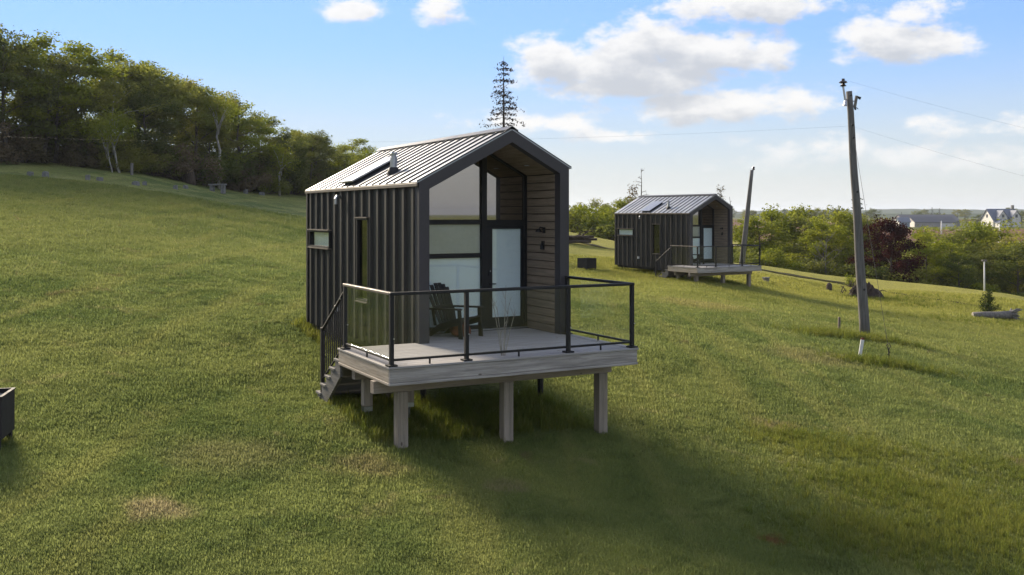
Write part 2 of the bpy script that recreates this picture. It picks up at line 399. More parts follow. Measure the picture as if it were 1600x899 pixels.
# ---- ground colours, shared by the soil sheet and the grass that grows on it
def turf_group():
    g = bpy.data.node_groups.new('turf_colour', 'ShaderNodeTree')
    g.interface.new_socket('Colour', in_out='OUTPUT', socket_type='NodeSocketColor')
    k = NT(g); go = k.node('NodeGroupOutput')
    pos = k.node('ShaderNodeNewGeometry').outputs['Position']
    sp = k.node('ShaderNodeSeparateXYZ'); k.put(sp.inputs[0], pos)
    cb = k.node('ShaderNodeCombineXYZ'); k.put(cb.inputs[0], sp.outputs[0]); k.put(cb.inputs[1], sp.outputs[1])
    p = cb.outputs[0]
    big = k.noise(p, .07, 3, .5); mid = k.noise(p, .33, 4, .6, .6); sm = k.noise(p, 1.3, 4, .65, .4); dry = k.noise(p, .8, 5, .62, 1.2)
    rot = k.node('ShaderNodeMapping'); k.put(rot.inputs['Vector'], p); rot.inputs['Rotation'].default_value = (0, 0, R(38)); rot.inputs['Scale'].default_value = (1.0, .06, 1)
    mow = k.noise(rot.outputs[0], 1.15, 2, .5)
    c = k.mix(k.ramp(mid, .40, .60), (.044, .061, .021), (.082, .094, .033))
    c = k.mix(k.math('MULTIPLY', k.ramp(big, .40, .60), .7), c, (.100, .106, .037))
    c = k.mix(k.math('MULTIPLY', k.ramp(sm, .50, .70), .7), c, (.034, .045, .016))
    c = k.mix(k.math('MULTIPLY', k.ramp(mow, .5, .66), .42), c, (.120, .116, .042))
    c = k.mix(k.math('MULTIPLY', k.ramp(dry, .58, .74), .55), c, (.150, .126, .066))
    c = k.mix(k.math('MULTIPLY', k.ramp(k.noise(p, .55, 3, .6, .8), .64, .73), .6), c, (.085, .062, .038))
    # far side of the field: golden low sun put into the turf colour
    far = k.math('MULTIPLY', k.ramp(sp.outputs[1], 26, 60), k.ramp(sp.outputs[0], -8, 8))
    c = k.mix(k.math('MULTIPLY', far, .5), c, (.170, .150, .030))
    # worn and bare spots, each where the photograph has one
    wob = k.vmath('ADD', p, k.vmath('SCALE', k.noise(p, 1.9, 3, .6, 0, 'Color'), .9))
    for (x, y, rad, col, w) in WORN:
        dv = k.node('ShaderNodeVectorMath', operation='DISTANCE'); k.put(dv.inputs[0], wob); dv.inputs[1].default_value = (x + .45, y + .45, 0.45)
        c = k.mix(k.ramp(dv.outputs['Value'], rad * .25, rad, w, 0.0), c, col)
    k.put(go.inputs[0], c)
    return g
WORN = []
for px, py, rad, col, w in ((240, 800, .55, (.150, .122, .075), .9), (795, 768, .45, (.125, .105, .060), .7), (1205, 848, .28, (.085, .036, .020), .9), (1212, 668, .65, (.120, .092, .052), .7),
                            (1592, 728, .45, (.130, .100, .062), .8), (1100, 478, 2.6, (.140, .112, .052), .55), (575, 735, .8, (.105, .082, .048), .6), (360, 720, 1.3, (.110, .098, .050), .5), (1270, 560, 1.8, (.135, .112, .056), .55)):
    g_ = ground_at(px, py); WORN.append((g_[0], g_[1], rad, col, w))
TURF = turf_group()
def turf_mat(name, gain, blade):
    m, k, out = new_mat(name)
    gn = k.node('ShaderNodeGroup'); gn.node_tree = TURF
    c = gn.outputs[0]
    if blade:
        oi = k.node('ShaderNodeObjectInfo')
        c = k.mix(k.math('MULTIPLY', oi.outputs['Random'], .28), c, (.115, .125, .030))
        geo = k.node('ShaderNodeNewGeometry')
        c = k.mix(k.math('MULTIPLY', k.ramp(geo.outputs['Random Per Island'], .0, 1.0), .4), c, k.mix(1.0, c, (.5, .55, .45), 'MULTIPLY'))
        c = k.mix(k.ramp(geo.outputs['Random Per Island'], .955, .97, 0, .6), c, (.21, .175, .085))
    c = k.mix(1.0, c, (gain, gain, gain), 'MULTIPLY')
    if blade:
        d = k.node('ShaderNodeBsdfDiffuse'); k.put(d.inputs[0], c)
        tl = k.node('ShaderNodeBsdfTranslucent'); k.put(tl.inputs[0], c)
        mx = k.node('ShaderNodeMixShader'); mx.inputs[0].default_value = .5
        k.l.new(d.outputs[0], mx.inputs[1]); k.l.new(tl.outputs[0], mx.inputs[2]); k.l.new(mx.outputs[0], out.inputs['Surface'])
    else:
        pos = k.node('ShaderNodeNewGeometry').outputs['Position']
        n = k.noise(k.scalev(pos, (1, 1, .3)), 9, 6, .7); n2 = k.noise(pos, 1.6, 4, .6)
        c = k.mix(k.ramp(n, .35, .75), k.mix(1.0, c, (.6, .6, .55), 'MULTIPLY'), k.mix(1.0, c, (1.25, 1.22, 1.15), 'MULTIPLY'))
        principled(k, out, Base_Color=c, Roughness=1.0, Specular_IOR_Level=.05, Normal=bump(k, k.math('ADD', n, n2), .8, .06))
    return m
M['turf'] = turf_mat('turf', 2.55, False)
M['blade'] = turf_mat('grass_blades', 3.2, True)
M['blade_tall'] = leaf('tall_grass_blades', (.110, .150, .032), (.190, .215, .052), (.220, .215, .065), .5, .3)

def ground():
    ang = np.concatenate([np.linspace(-math.pi, -.75, 60, endpoint=False), np.linspace(-.75, .75, 330, endpoint=False), np.linspace(.75, math.pi, 60, endpoint=False)])
    rad = np.concatenate([[0.0, 2, 4], np.geomspace(5.5, 9000, 330)])
    A, Q = np.meshgrid(ang, rad)
    X = Q * np.sin(A); Y = Q * np.cos(A); Z = H(X, Y)
    na = len(ang); v = np.stack([X, Y, Z], -1).reshape(-1, 3)
    i = np.arange(len(rad) - 1)[:, None] * na; j = np.arange(na)[None]; j2 = (j + 1) % na
    f = np.stack([i + j, i + j2, i + na + j2, i + na + j], -1).reshape(-1, 4)[:, ::-1]
    me = bpy.data.meshes.new('ground'); me.from_pydata(v.tolist(), [], f.tolist()); me.materials.append(M['turf'])
    me.polygons.foreach_set('use_smooth', [True] * len(me.polygons))
    return tag(link('ground', me), kind='structure')
ground()

def drape(name, poly_fn, nx, ny, mat, lift):
    """a sheet laid on the ground: poly_fn(s, t) gives x, y for s, t in 0..1"""
    v, f = [], []
    for b in range(ny + 1):
        for a in range(nx + 1):
            x, y = poly_fn(a / nx, b / ny); v.append((x, y, hz(x, y) + lift))
    for b in range(ny):
        for a in range(nx):
            q = b * (nx + 1) + a; f.append((q, q + 1, q + nx + 2, q + nx + 1))
    me = bpy.data.meshes.new(name); me.from_pydata(v, [], f); me.materials.append(mat)
    return tag(link(name, me), kind='structure')
def field_mat(name, a, b, scale, stretch=(1, .08, 1), rz=.3):
    m, k, out = new_mat(name)
    pos = k.node('ShaderNodeNewGeometry').outputs['Position']
    mp = k.node('ShaderNodeMapping'); k.put(mp.inputs['Vector'], pos); mp.inputs['Rotation'].default_value = (0, 0, rz); mp.inputs['Scale'].default_value = stretch
    n = k.noise(mp.outputs[0], scale, 5, .6)
    principled(k, out, Base_Color=k.mix(k.ramp(n, .35, .65), a, b), Roughness=1.0, Specular_IOR_Level=.05)
    return m
M['plough'] = field_mat('ploughed_soil', (.130, .066, .042), (.190, .110, .074), .5)
M['meadow'] = field_mat('far_meadow', (.085, .105, .022), (.130, .135, .034), .05, (1, 1, 1))
M['lane'] = field_mat('gravel_lane', (.30, .25, .22), (.40, .35, .31), .6)
def quad(p00, p10, p11, p01):
    def fn(s, t):
        a = [p00[i] + (p10[i] - p00[i]) * s for i in (0, 1)]; b = [p01[i] + (p11[i] - p01[i]) * s for i in (0, 1)]
        return a[0] + (b[0] - a[0]) * t, a[1] + (b[1] - a[1]) * t
    return fn
drape('ploughed_field', quad((70, 272), (260, 268), (290, 352), (60, 375)), 30, 16, M['plough'], .25)
drape('far_ploughed_field', quad((-60, 330), (150, 378), (190, 600), (-60, 600)), 20, 14, M['plough'], .3)
drape('far_meadow', quad((158, 385), (330, 354), (420, 620), (200, 580)), 20, 14, M['meadow'], .2)
drape('distant_ploughed_field', quad((-80, 640), (330, 640), (420, 800), (-80, 800)), 16, 8, M['plough'], .4)
drape('distant_meadow', quad((-120, 830), (480, 830), (600, 1080), (-120, 1080)), 16, 8, M['meadow'], .4)
drape('lane', quad((60, 263.5), (270, 258), (271, 263), (60, 268.5)), 30, 1, M['lane'], .4)

# farm track along the far side of the field
M['track'] = field_mat('track_earth', (.030, .030, .014), (.075, .070, .030), 1.2, (1, 1, 1))
tp = [ground_at(*q)[:2] for q in ((860, 371), (890, 377), (960, 391), (1050, 404), (1195, 424), (1328, 446), (1378, 457), (1473, 471), (1536, 482), (1600, 493), (1680, 507))]
def track(s, t):
    q = s * (len(tp) - 1); i = min(int(q), len(tp) - 2); f = q - i
    return tp[i][0] + (tp[i + 1][0] - tp[i][0]) * f + (t - .5) * .10, tp[i][1] + (tp[i + 1][1] - tp[i][1]) * f + (t - .5) * (.75 + .3 * math.sin(q * 9))
drape('farm_track', track, 120, 2, M['track'], .05)
# wooded hills on the horizon
M['hill'] = field_mat('wooded_hill', (.030, .050, .028), (.075, .095, .048), .04, (1, 1, 1))
def hills(name, dist, top_px, amp_px, seed, thick):
    rng = random.Random(seed)
    ph = [(rng.uniform(.7, 1.5) * q, rng.uniform(0, 6.3), w_) for q, w_ in ((5, .6), (11, .5), (21, .35), (43, .22), (95, .14), (210, .12), (420, .10))]
    n, prof = 900, [0, .5, .85, 1.0, .8, 0]
    v, f = [], []
    for i in range(n + 1):
        a = -1.2 + 2.4 * i / n
        top = (HOR - top_px) / FPX * dist + amp_px / FPX * dist * sum(w * math.sin(fr * a + p) for fr, p, w in ph)
        for j, q in enumerate(prof):
            d = dist + thick * (j / (len(prof) - 1) - .5)
            v.append((d * math.sin(a), d * math.cos(a), -14 + (top + 14) * q))
    m_ = len(prof)
    for i in range(n):
        for j in range(m_ - 1): f.append((i * m_ + j, (i + 1) * m_ + j, (i + 1) * m_ + j + 1, i * m_ + j + 1))
    me = bpy.data.meshes.new(name); me.from_pydata(v, [], f); me.materials.append(M['hill'])
    me.polygons.foreach_set('use_smooth', [True] * len(me.polygons))
    tag(link(name, me), kind='structure')
hills('hill', 1300, 333.6, 1.8, 3, 300)
hills('far_hill', 2300, 330.6, 2.2, 8, 600)

# ------------------------------------------------------------------ the two small cabins
TH1, O1 = 0.494, Vector((-1.748, 13.860, -2.194))       # yaw and the front left corner of the deck
TH2, O2 = 0.528, Vector((9.218, 48.157, -2.668))
WD, LD = 4.315, 2.294                                   # deck
FU, FV = 1.358, 2.177                                   # cabin corner on the deck
WC, LC = 2.973, 6.573
ZB, ZE, ZA, UA, ZR = -0.268, 2.739, 3.692, 1.789, 3.053 # bottom, left eave, ridge, ridge offset, right eave
REC = 1.2                                               # depth of the porch
PT = 0.19                                               # width of the portal band
def place(o, th, org, u, v, z):
    o.location = (org.x + u * math.cos(th) - v * math.sin(th), org.y + u * math.sin(th) + v * math.cos(th), org.z + z)
    o.rotation_euler = (0, 0, th)
SL = (ZA - ZE) / UA; SR = (ZA - ZR) / (WC - UA)
def roof_z(x): return ZE + SL * x if x < UA else ZA - SR * (x - UA)
COSL, COSR = 1 / math.hypot(1, SL), 1 / math.hypot(1, SR)
def ceil_z(x, t=PT): return min(ZE + SL * x - t / COSL, ZA - SR * (x - UA) - t / COSR)
CXA = None
def ceil_apex(t=PT):
    # where the two inner slopes meet
    a = ZE - t / COSL; b = ZA + SR * UA - t / COSR
    x = (b - a) / (SL + SR); return x, a + SL * x
def seg_poly(z0, x0, x1, t):
    """polygon between x0 and x1, from z0 up to the underside of the roof"""
    ax, azz = ceil_apex(t); P = [(x0, z0), (x1, z0), (x1, ceil_z(x1, t))]
    if x0 < ax < x1: P.append((ax, azz))
    P.append((x0, ceil_z(x0, t))); return P

def build_cabin():
    C = thing('cabin', 'x', 'cabin')
    dz = -ZB                                            # local zero is the underside of the floor
    def B(name, lo, hi, mat, par=C, bev=.004):
        off = dz if par is C else 0
        return box(name, par, (lo[0], lo[1], lo[2] + off), (hi[0], hi[1], hi[2] + off), mat, bev)
    # portal band round the open porch
    ax, azz = ceil_apex()
    outer = [(0, ZB - .06), (0, ZE), (UA, ZA), (WC, ZR), (WC, ZB - .06)]
    inner = [(PT, ZB - .06), (PT, ceil_z(PT)), (ax, azz), (WC - PT, ceil_z(WC - PT)), (WC - PT, ZB - .06)]
    mb = MB(); y0, y1 = -.03, .16
    v = [(x, y0, z + dz) for x, z in outer] + [(x, y0, z + dz) for x, z in inner] + [(x, y1, z + dz) for x, z in outer] + [(x, y1, z + dz) for x, z in inner]
    f = []
    for i in range(4):
        f += [(i, i + 1, i + 6, i + 5), (i + 10, i + 15, i + 16, i + 11), (i, i + 10, i + 11, i + 1), (i + 5, i + 6, i + 16, i + 15)]
    f += [(0, 5, 15, 10), (4, 14, 19, 9)]
    mb.add(v, f); mb.build('portal', M['portal'], C)
    # core: floor, back wall, and inner shells
    B('floor', (.06, .17, ZB), (WC - .06, LC - .05, -.03), M['dark_in'])
    mb = MB(); mb.prism([(x, z + dz) for x, z in seg_poly(ZB, .03, WC - .03, .05)], 1, LC - .06, LC - .01); mb.build('back_wall', M['cladding'], C)
    mb = MB(); mb.prism([(x, z + dz) for x, z in seg_poly(-.02, .10, WC - .10, .09)], 1, LC - .12, LC - .07); mb.build('inner_back_wall', M['dark_in'], C)
    # left wall: upright box-rib panels with two window openings
    win = [(7.02 - FV, 8.43 - FV, 1.50, 1.80), (4.62 - FV, 5.20 - FV, .54, 2.08)]
    n = 15; y_a = .16; pitch = (LC - y_a) / n
    edges = [y_a + pitch * i for i in range(n + 1)]
    for i in range(n):
        ya, yb = edges[i], edges[i + 1]
        cuts = sorted({ya, yb, *[w for wn in win for w in wn[:2] if ya < w < yb]})
        mb = MB()
        for a, b in zip(cuts, cuts[1:]):
            zs = [(ZB, ZE - .03)]
            for w in win:
                if a >= w[0] - 1e-6 and b <= w[1] + 1e-6: zs = [(ZB, w[2]), (w[3], ZE - .03)]
            for z0, z1 in zs:
                mb.box((.03, a, z0 + dz), (.055, b, z1 + dz))
                if a == ya:                                  # the raised rib at the panel's edge
                    p = [(.03, a - .0), (-.022, a + .018), (-.022, a + .115), (.03, a + .135)]
                    mb.prism(p, 2, z0 + dz, z1 + dz)
        mb.build('wall_panel', M['cladding'], C)
    for (a, b, z0, z1), kind in zip(win, ('low', 'tall')):
        fr = MB()
        for lo, hi in (((-.045, a - .03, z0 - .035), (.10, b + .03, z0)), ((-.045, a - .03, z1), (.10, b + .03, z1 + .035)),
                       ((-.035, a - .03, z0 + .001), (.10, a, z1 - .001)), ((-.035, b, z0 + .001), (.10, b + .03, z1 - .001))):
            fr.box((lo[0], lo[1], lo[2] + dz), (hi[0], hi[1], hi[2] + dz))
        w = fr.build('window', M['black'], C)
        s = MB(); s.box((-.075, a - .05, z1 + .037 + dz), (.02, b + .05, z1 + .062 + dz)); s.build('head_flashing', M['trim'], w)
        s = MB(); s.box((-.070, a - .04, z0 - .06 + dz), (.02, b + .04, z0 - .037 + dz)); s.build('sill', M['trim'], w)
        s = MB(); s.box((.02, a, z0 + dz), (.03, b, z1 + dz)); s.build('pane', M['glass_blind'] if kind == 'low' else M['glass_side'], w)
        s = MB(); s.box((.085, a, z0 + dz), (.095, b, z1 + dz)); s.build('blind', M['blind'] if kind == 'low' else M['dark_in'], w)
    B('corner_trim', (-.012, LC - .09, ZB + .002), (.045, LC + .012, ZE - .035), M['cladding'])
    # small wall vent and outdoor socket
    mb = MB(); mb.tube([(.02, 4.11, 2.56 + dz), (-.09, 4.11, 2.56 + dz), (-.11, 4.11, 2.52 + dz), (-.11, 4.11, 2.40 + dz)], .035, 10)
    mb.build('wall_vent', M['steel'], C, smooth=False)
    B('socket_box', (-.06, 4.30, .17), (.03, 4.37, .29), M['white_paint'])
    # right wall
    for i in range(n):
        mb = MB(); a, b = edges[i], edges[i + 1]
        mb.box((WC - .055, a, ZB + dz), (WC - .03, b, ZR - .03 + dz))
        mb.prism([(WC - .03, a), (WC + .022, a + .018), (WC + .022, a + .115), (WC - .03, a + .135)], 2, ZB + dz, ZR - .03 + dz)
        me = mb.mesh(M['cladding']); link('wall_panel', me, C)
    # porch lining: shiplap boards on both cheeks, soffit boards overhead
    zt = ceil_z(WC - PT) ; bh = .147
    nb = int(zt / bh) + 1
    for side in (0, 1):
        for i in range(nb):
            z0 = i * bh; z1 = min(z0 + bh - .011, (zt if side else ceil_z(PT)) - .004)
            if z1 - z0 < .03: continue
            if side: B('shiplap_board', (WC - PT - .004, .162, z0 + .003), (WC - .06, REC + .02, z1), M['board_x'], bev=.004)
            else: B('shiplap_board', (.06, .162, z0 + .003), (PT + .004, REC + .02, z1), M['board_x'], bev=.004)
    for (xa, xb) in ((PT + .005, ax), (ax, WC - PT - .005)):
        za_, zb_ = ceil_z(xa), ceil_z(xb)
        ln = math.hypot(xb - xa, zb_ - za_); d = ((xb - xa) / ln, (zb_ - za_) / ln); nrm = (-d[1], d[0])
        m_ = max(2, round(ln / .15)); st = ln / m_
        for i in range(m_):
            s0, s1 = i * st + .004, (i + 1) * st - .004
            q = [(xa + d[0] * s0, za_ + d[1] * s0), (xa + d[0] * s1, za_ + d[1] * s1)]
            q += [(q[1][0] + nrm[0] * .022, q[1][1] + nrm[1] * .022), (q[0][0] + nrm[0] * .022, q[0][1] + nrm[1] * .022)]
            mb = MB(); mb.prism([(x, z + dz) for x, z in q], 1, .162, REC + .02); mb.build('soffit_board', M['soffit'], C)
    mb = MB(); mb.lathe([(.05, 0), (.05, .012), (.035, .014)], 16, (2.45, .62, ceil_z(2.45) - .022 + dz)); mb.build('downlight', M['steel'], C)
    # glazed front
    G0, G1 = REC, REC + .09
    xl, xr = PT + .005, WC - PT - .005
    fz = M['black']
    B('mullion', (1.792, G0 - .01, .02), (1.906, G1, ceil_z(1.85) - .03), fz)
    B('jamb', (xl, G0, .02), (xl + .04, G1, ceil_z(xl) - .01), fz)
    B('jamb', (xr - .06, G0, .02), (xr, G1, ceil_z(xr) - .01), fz)
    for z0, z1 in ((2.004, 2.093), (1.375, 1.458), (.02, .10)):
        B('transom', (xl + .041, G0 + .002, z0), (1.791, G1, z1), fz)
    B('transom', (1.907, G0 + .002, 1.985), (xr - .061, G1, 2.085), fz)
    ay, th = G0 + .045, .012
    def pane(poly, mat, name='pane'):
        mb = MB(); mb.prism([(x, z + dz) for x, z in poly], 1, ay, ay + th); return mb.build(name, mat, C)
    tp = PT + .035
    pane([(xl + .041, 2.093), (1.791, 2.093), (1.791, ceil_z(1.791, tp)), (ceil_apex(tp)[0], ceil_apex(tp)[1]), (xl + .041, ceil_z(xl + .041, tp))] if ceil_apex(tp)[0] < 1.791
         else [(xl + .041, 2.093), (1.791, 2.093), (1.791, ceil_z(1.791, tp)), (xl + .041, ceil_z(xl + .041, tp))], M['glass_dark'])
    pane([(1.907, 2.086), (xr - .061, 2.086), (xr - .061, ceil_z(xr - .061, tp)), (1.907, ceil_z(1.907, tp))], M['glass_dark'])
    pane([(xl + .041, 1.459), (1.791, 1.459), (1.791, 2.003), (xl + .041, 2.003)], M['glass_blind'])
    pane([(xl + .041, .101), (1.791, .101), (1.791, 1.374), (xl + .041, 1.374)], M['glass_blind'])
    # raking head frames under the soffit
    for (a, b) in ((xl, 1.791), (1.907, xr)):
        pts = [a] + ([ceil_apex()[0]] if a < ceil_apex()[0] < b else []) + [b]
        poly = [(x, ceil_z(x) - .002 + dz) for x in pts] + [(x, ceil_z(x, PT + .04) + dz) for x in reversed(pts)]
        mb = MB(); mb.prism(poly, 1, G0 + .003, G1 - .003); mb.build('head_frame', fz, C)
    # blinds behind the lower panes
    B('blind', (xl + .042, ay + th + .006, .105), (1.79, ay + th + .012, 1.372), M['blind'])
    B('blind', (xl + .042, ay + th + .006, 1.462), (1.79, ay + th + .012, 2.0), M['blind_grey'])
    # door
    dl, dr, gl, gr, gb, gt = 1.912, xr - .065, 2.029, 2.654, .228, 1.914
    mb = MB(); y0, y1 = G0 + .012, G0 + .07
    for lo, hi in (((dl, y0, .035), (gl, y1, 1.982)), ((gr, y0, .035), (dr, y1, 1.982)), ((gl, y0, .035), (gr, y1, gb)), ((gl, y0, gt), (gr, y1, 1.982))):
        mb.box((lo[0], lo[1], lo[2] + dz), (hi[0], hi[1], hi[2] + dz))
    D = mb.build('door', M['black'], C)
    mb = MB(); mb.box((gl, y0 + .02, gb + dz), (gr, y0 + .032, gt + dz)); mb.build('pane', M['glass_blind'], D)
    mb = MB(); mb.box((gl + .001, y0 + .036, gb + .001 + dz), (gr - .001, y0 + .041, gt - .001 + dz)); mb.build('blind', M['blind'], D)
    mb = MB(); mb.box((1.955, y0 - .012, .84 + dz), (1.995, y0, .90 + dz)); mb.tube([(1.975, y0 - .03, .87 + dz), (2.085, y0 - .045, .87 + dz)], .011, 8); mb.tube([(1.975, y0, .87 + dz), (1.975, y0 - .04, .87 + dz)], .012, 8)
    mb.build('handle', M['black'], D)
    mb = MB(); mb.box((1.945, y0 - .02, 1.03 + dz), (2.005, y0, 1.14 + dz)); mb.build('lock_keypad', M['black'], D)
    mb = MB(); mb.lathe([(.012, 0), (.012, .006)], 10); mb.build('lock_button', M['steel'], D, (1.975, y0 - .021, 1.115 + dz), (R(90), 0, 0))
    B('threshold', (xl + .01, G0 - .06, .004), (xr - .01, G0 - .004, .03), M['steel'])
    # wall lamp and house sign on the right cheek
    x = WC - PT - .004
    mb = MB(); mb.box((x - .012, .50, 1.84 + dz), (x, .59, 1.95 + dz)); mb.tube([(x - .01, .545, 1.93 + dz), (x - .09, .545, 1.95 + dz), (x - .12, .545, 1.90 + dz)], .012, 8)
    mb.lathe([(.02, .03), (.055, 0), (.06, -.03), (.05, -.03)], 14, (x - .12, .545, 1.89 + dz)); mb.build('wall_lamp', M['black'], C)
    mb = MB(); mb.box((x - .010, .525, 1.53 + dz), (x - .001, .575, 1.69 + dz)); mb.lathe([(.012, .10), (.016, .05), (.034, .01), (.036, -.05), (.028, -.06)], 12, (x - .045, .55, 1.59 + dz))
    mb.build('wall_bracket', M['black'], C)
    # roof: standing seam sheets
    nr = 18; rp = (LC + .02) / nr
    def sheet(xa, za_, xb, zb_, name):
        ln = math.hypot(xb - xa, zb_ - za_); d = ((xb - xa) / ln, (zb_ - za_) / ln); s = 1 if xb > xa else -1
        nrm = (-d[1] * s, d[0] * s)
        def P(t, h): return (xa + d[0] * t + nrm[0] * h, za_ + d[1] * t + nrm[1] * h + dz)
        pan = MB(); pan.prism([P(0, .002), P(ln, .002), P(ln, .02), P(0, .02)], 1, 0.002, rp - .002)
        sm = MB(); sm.prism([P(.01, .019), P(ln - .03, .019), P(ln - .03, .042), P(.01, .042)], 1, -.016, .016)
        pm, smm = pan.mesh(M['roof']), sm.mesh(M['seam'])
        for i in range(nr):
            o = link(name, pm, C, (0, -.03 + i * rp, 0))
            link('seam', smm, o, (0, .0 if i else .02, 0))
    sheet(-.03, ZE - .03 * SL, UA, ZA, 'roof_sheet')
    sheet(WC + .05, ZR - .05 * SR, UA, ZA, 'roof_sheet')
    mb = MB(); mb.prism([(UA - .12, ZA + dz - .12 * SL + .066), (UA, ZA + dz + .075), (UA + .12, ZA + dz - .12 * SR + .066), (UA + .12, ZA + dz - .12 * SR + .05), (UA, ZA + dz + .058), (UA - .12, ZA + dz - .12 * SL + .05)], 1, -.035, LC + .0)
    mb.build('ridge_cap', M['seam'], C)
    B('eave_trim', (-.045, -.028, ZE - .075), (-.023, LC + .0, ZE - .016), M['trim'])
    # tilted skylight box and flue
    def on_roof(x, h): return (x - SL * COSL * h, ZE + SL * x + COSL * h + dz)
    a, b = on_roof(.10, .02), on_roof(.98, .02); a2, b2 = on_roof(.06, .09), on_roof(1.00, .09)
    mb = MB(); mb.prism([a, b, b2, a2], 1, 3.42, 4.10); sk = mb.build('skylight', M['black'], C)
    a3, b3 = on_roof(.03, .095), on_roof(1.03, .095); a4, b4 = on_roof(.03, .125), on_roof(1.03, .125)
    mb = MB(); mb.prism([a3, b3, b4, a4], 1, 3.36, 4.16); mb.build('skylight_cover', M['steel'], sk)
    fx, fy = .42, 2.22; fz0 = ZE + SL * fx + dz
    mb = MB(); mb.lathe([(.13, -.06), (.12, .02), (.085, .10)], 18, (fx, fy, fz0 + .03)); fb = mb.build('flue_boot', M['black'], C, smooth=False)
    mb = MB(); mb.lathe([(.066, 0), (.066, .22), (.05, .225), (.05, .26), (.073, .262), (.076, .30), (.06, .315)], 20, (fx, fy, fz0 + .10)); mb.build('flue_pipe', M['steel'], fb, smooth=False)
    # steel piles that carry it
    for (x, y) in ((.3, .5), (WC - .3, .5), (.3, LC / 2), (WC - .3, LC / 2), (.3, LC - .3), (WC - .3, LC - .3)):
        mb = MB(); mb.tube([(x, y, -1.5), (x, y, -.13)], .055, 12); mb.box((x - .12, y - .12, -.13), (x + .12, y + .12, -.002))
        mb.build('pile', M['black'], C)
    B('chassis_rail', (.10, .2, ZB - .13), (.20, LC - .1, ZB - .003), M['black']); B('chassis_rail', (WC - .20, .2, ZB - .13), (WC - .10, LC - .1, ZB - .003), M['black'])
    return C

def build_deck():
    D = thing('deck', 'x', 'deck')
    Z = -1.9                                            # extra length below: posts run into the ground
    # boards parallel to the front, those in the porch shorter
    bw, gap = .132, .012
    y = .142; i = 0
    box('border_board', D, (-.02, -.02, -.028), (WD + .02, .116, .004), M['deck_x'])
    while y + bw < FV + REC - .07:
        if y + bw < LD: box('deck_board', D, (.118, y, -.03), (WD - .118, y + bw, 0), M['deck_x'], .004)
        else: box('deck_board', D, (FU + PT + .006, max(y, LD + .003), -.03), (FU + WC - PT - .006, y + bw, 0), M['deck_x'], .004)
        y += bw + gap
    box('border_board', D, (-.02, .120, -.028), (.114, LD + .02, .004), M['deck_y'])
    box('border_board', D, (WD - .114, .120, -.028), (WD + .02, FV - .035, .004), M['deck_y'])
    # fascia, two courses
    box('fascia_board', D, (-.002, -.002, -.225), (WD + .002, .034, -.030), M['fas_x'])
    box('fascia_strip', D, (-.010, -.012, -.268), (WD + .010, .030, -.228), M['fas_x'])
    box('fascia_board', D, (-.004, .036, -.225), (.034, LD, -.030), M['fas_y_lit'])
    box('fascia_strip', D, (-.012, .032, -.268), (.030, LD, -.228), M['fas_y_lit'])
    box('fascia_board', D, (WD - .034, .036, -.225), (WD + .004, FV - .035, -.030), M['fas_y_lit'])
    box('fascia_board', D, (.036, LD - .036, -.225), (FU - .06, LD, -.030), M['fas_x'])
    for i in range(10):
        x = .25 + i * (WD - .5) / 9
        box('joist', D, (x - .02, .036, -.22), (x + .02, LD - .04, -.032), M['deck_y'], 0)
    box('beam', D, (-.06, .50, -.455), (WD - .16, .64, -.270), M['beam_x'])
    box('beam', D, (.10, 1.80, -.455), (FU - .1, 1.94, -.270), M['beam_x'])
    for x in (.40, 2.19, 3.98):
        box('post', D, (x - .085, .485, Z), (x + .085, .655, -.456), M['deck_z'], .008)
    for x in (.33, 1.05):
        p = box('short_post', D, (x - .075, 1.795, -.90), (x + .075, 1.945, -.456), M['deck_z'], .008)
        mb = MB(); mb.tube([(0, 0, -1.1), (0, 0, -.36), (0, 0, -.30)], [.03, .03, .05], 10); mb.box((-.07, -.07, -.30), (.07, .07, -.226)); mb.build('screw_pile', M['steel'], p)
    return D

def build_railing():
    Rl = thing('glass_railing', 'x', 'railing')
    H_, i_ = 1.07, .06
    def post(u, v):
        p = box('post', Rl, (u - .03, v - .03, .02), (u + .03, v + .03, H_ - .045), M['black'], .004)
        mb = MB(); mb.box((-.07, -.07, -.5125 + .0), (.07, .07, -.4925)); mb.build('base_plate', M['black'], p)
        mb = MB(); mb.lathe([(.011, 0), (.011, .012)], 10); mb.build('glass_clip', M['steel'], p, (.025, -.031, -.12), (R(90), 0, 0))
    fr = [.05, 1.245, 3.029, WD - .06]
    for u in fr: post(u, i_)
    post(.05, LD - .18); post(WD - .06, FV - .10)
    box('top_rail', Rl, (.015, i_ - .035, H_ - .045), (WD - .025, i_ + .035, H_), M['black'], .008)
    box('top_rail', Rl, (.015, i_ + .036, H_ - .045), (.085, LD - .14, H_), M['trim'], .008)  # a black rail in lighter bronze: the sun on it put into the colour
    box('top_rail', Rl, (WD - .095, i_ + .036, H_ - .045), (WD - .025, FV - .06, H_), M['black'], .008)
    segs = [('x', fr[j] + .03, fr[j + 1] - .03, i_) for j in range(3)] + [('y', i_ + .03, LD - .21, .05), ('y', i_ + .03, FV - .13, WD - .06)]
    for ax, a, b, c in segs:
        m = (a + b) / 2
        def bb(nm, s0, s1, w, z0, z1, mat):
            lo, hi = ((s0, c - w, z0), (s1, c + w, z1)) if ax == 'x' else ((c - w, s0, z0), (c + w, s1, z1))
            return box(nm, Rl, lo, hi, mat, .003)
        bb('bottom_rail', a, b, .02, .078, .112, M['black'])
        bb('rail_stub', m - .012, m + .012, .012, .004, .078, M['black'])
        bb('glass_panel', a + .012, b - .012, .004, .113, H_ - .046, M['glass_rail'])
    return Rl

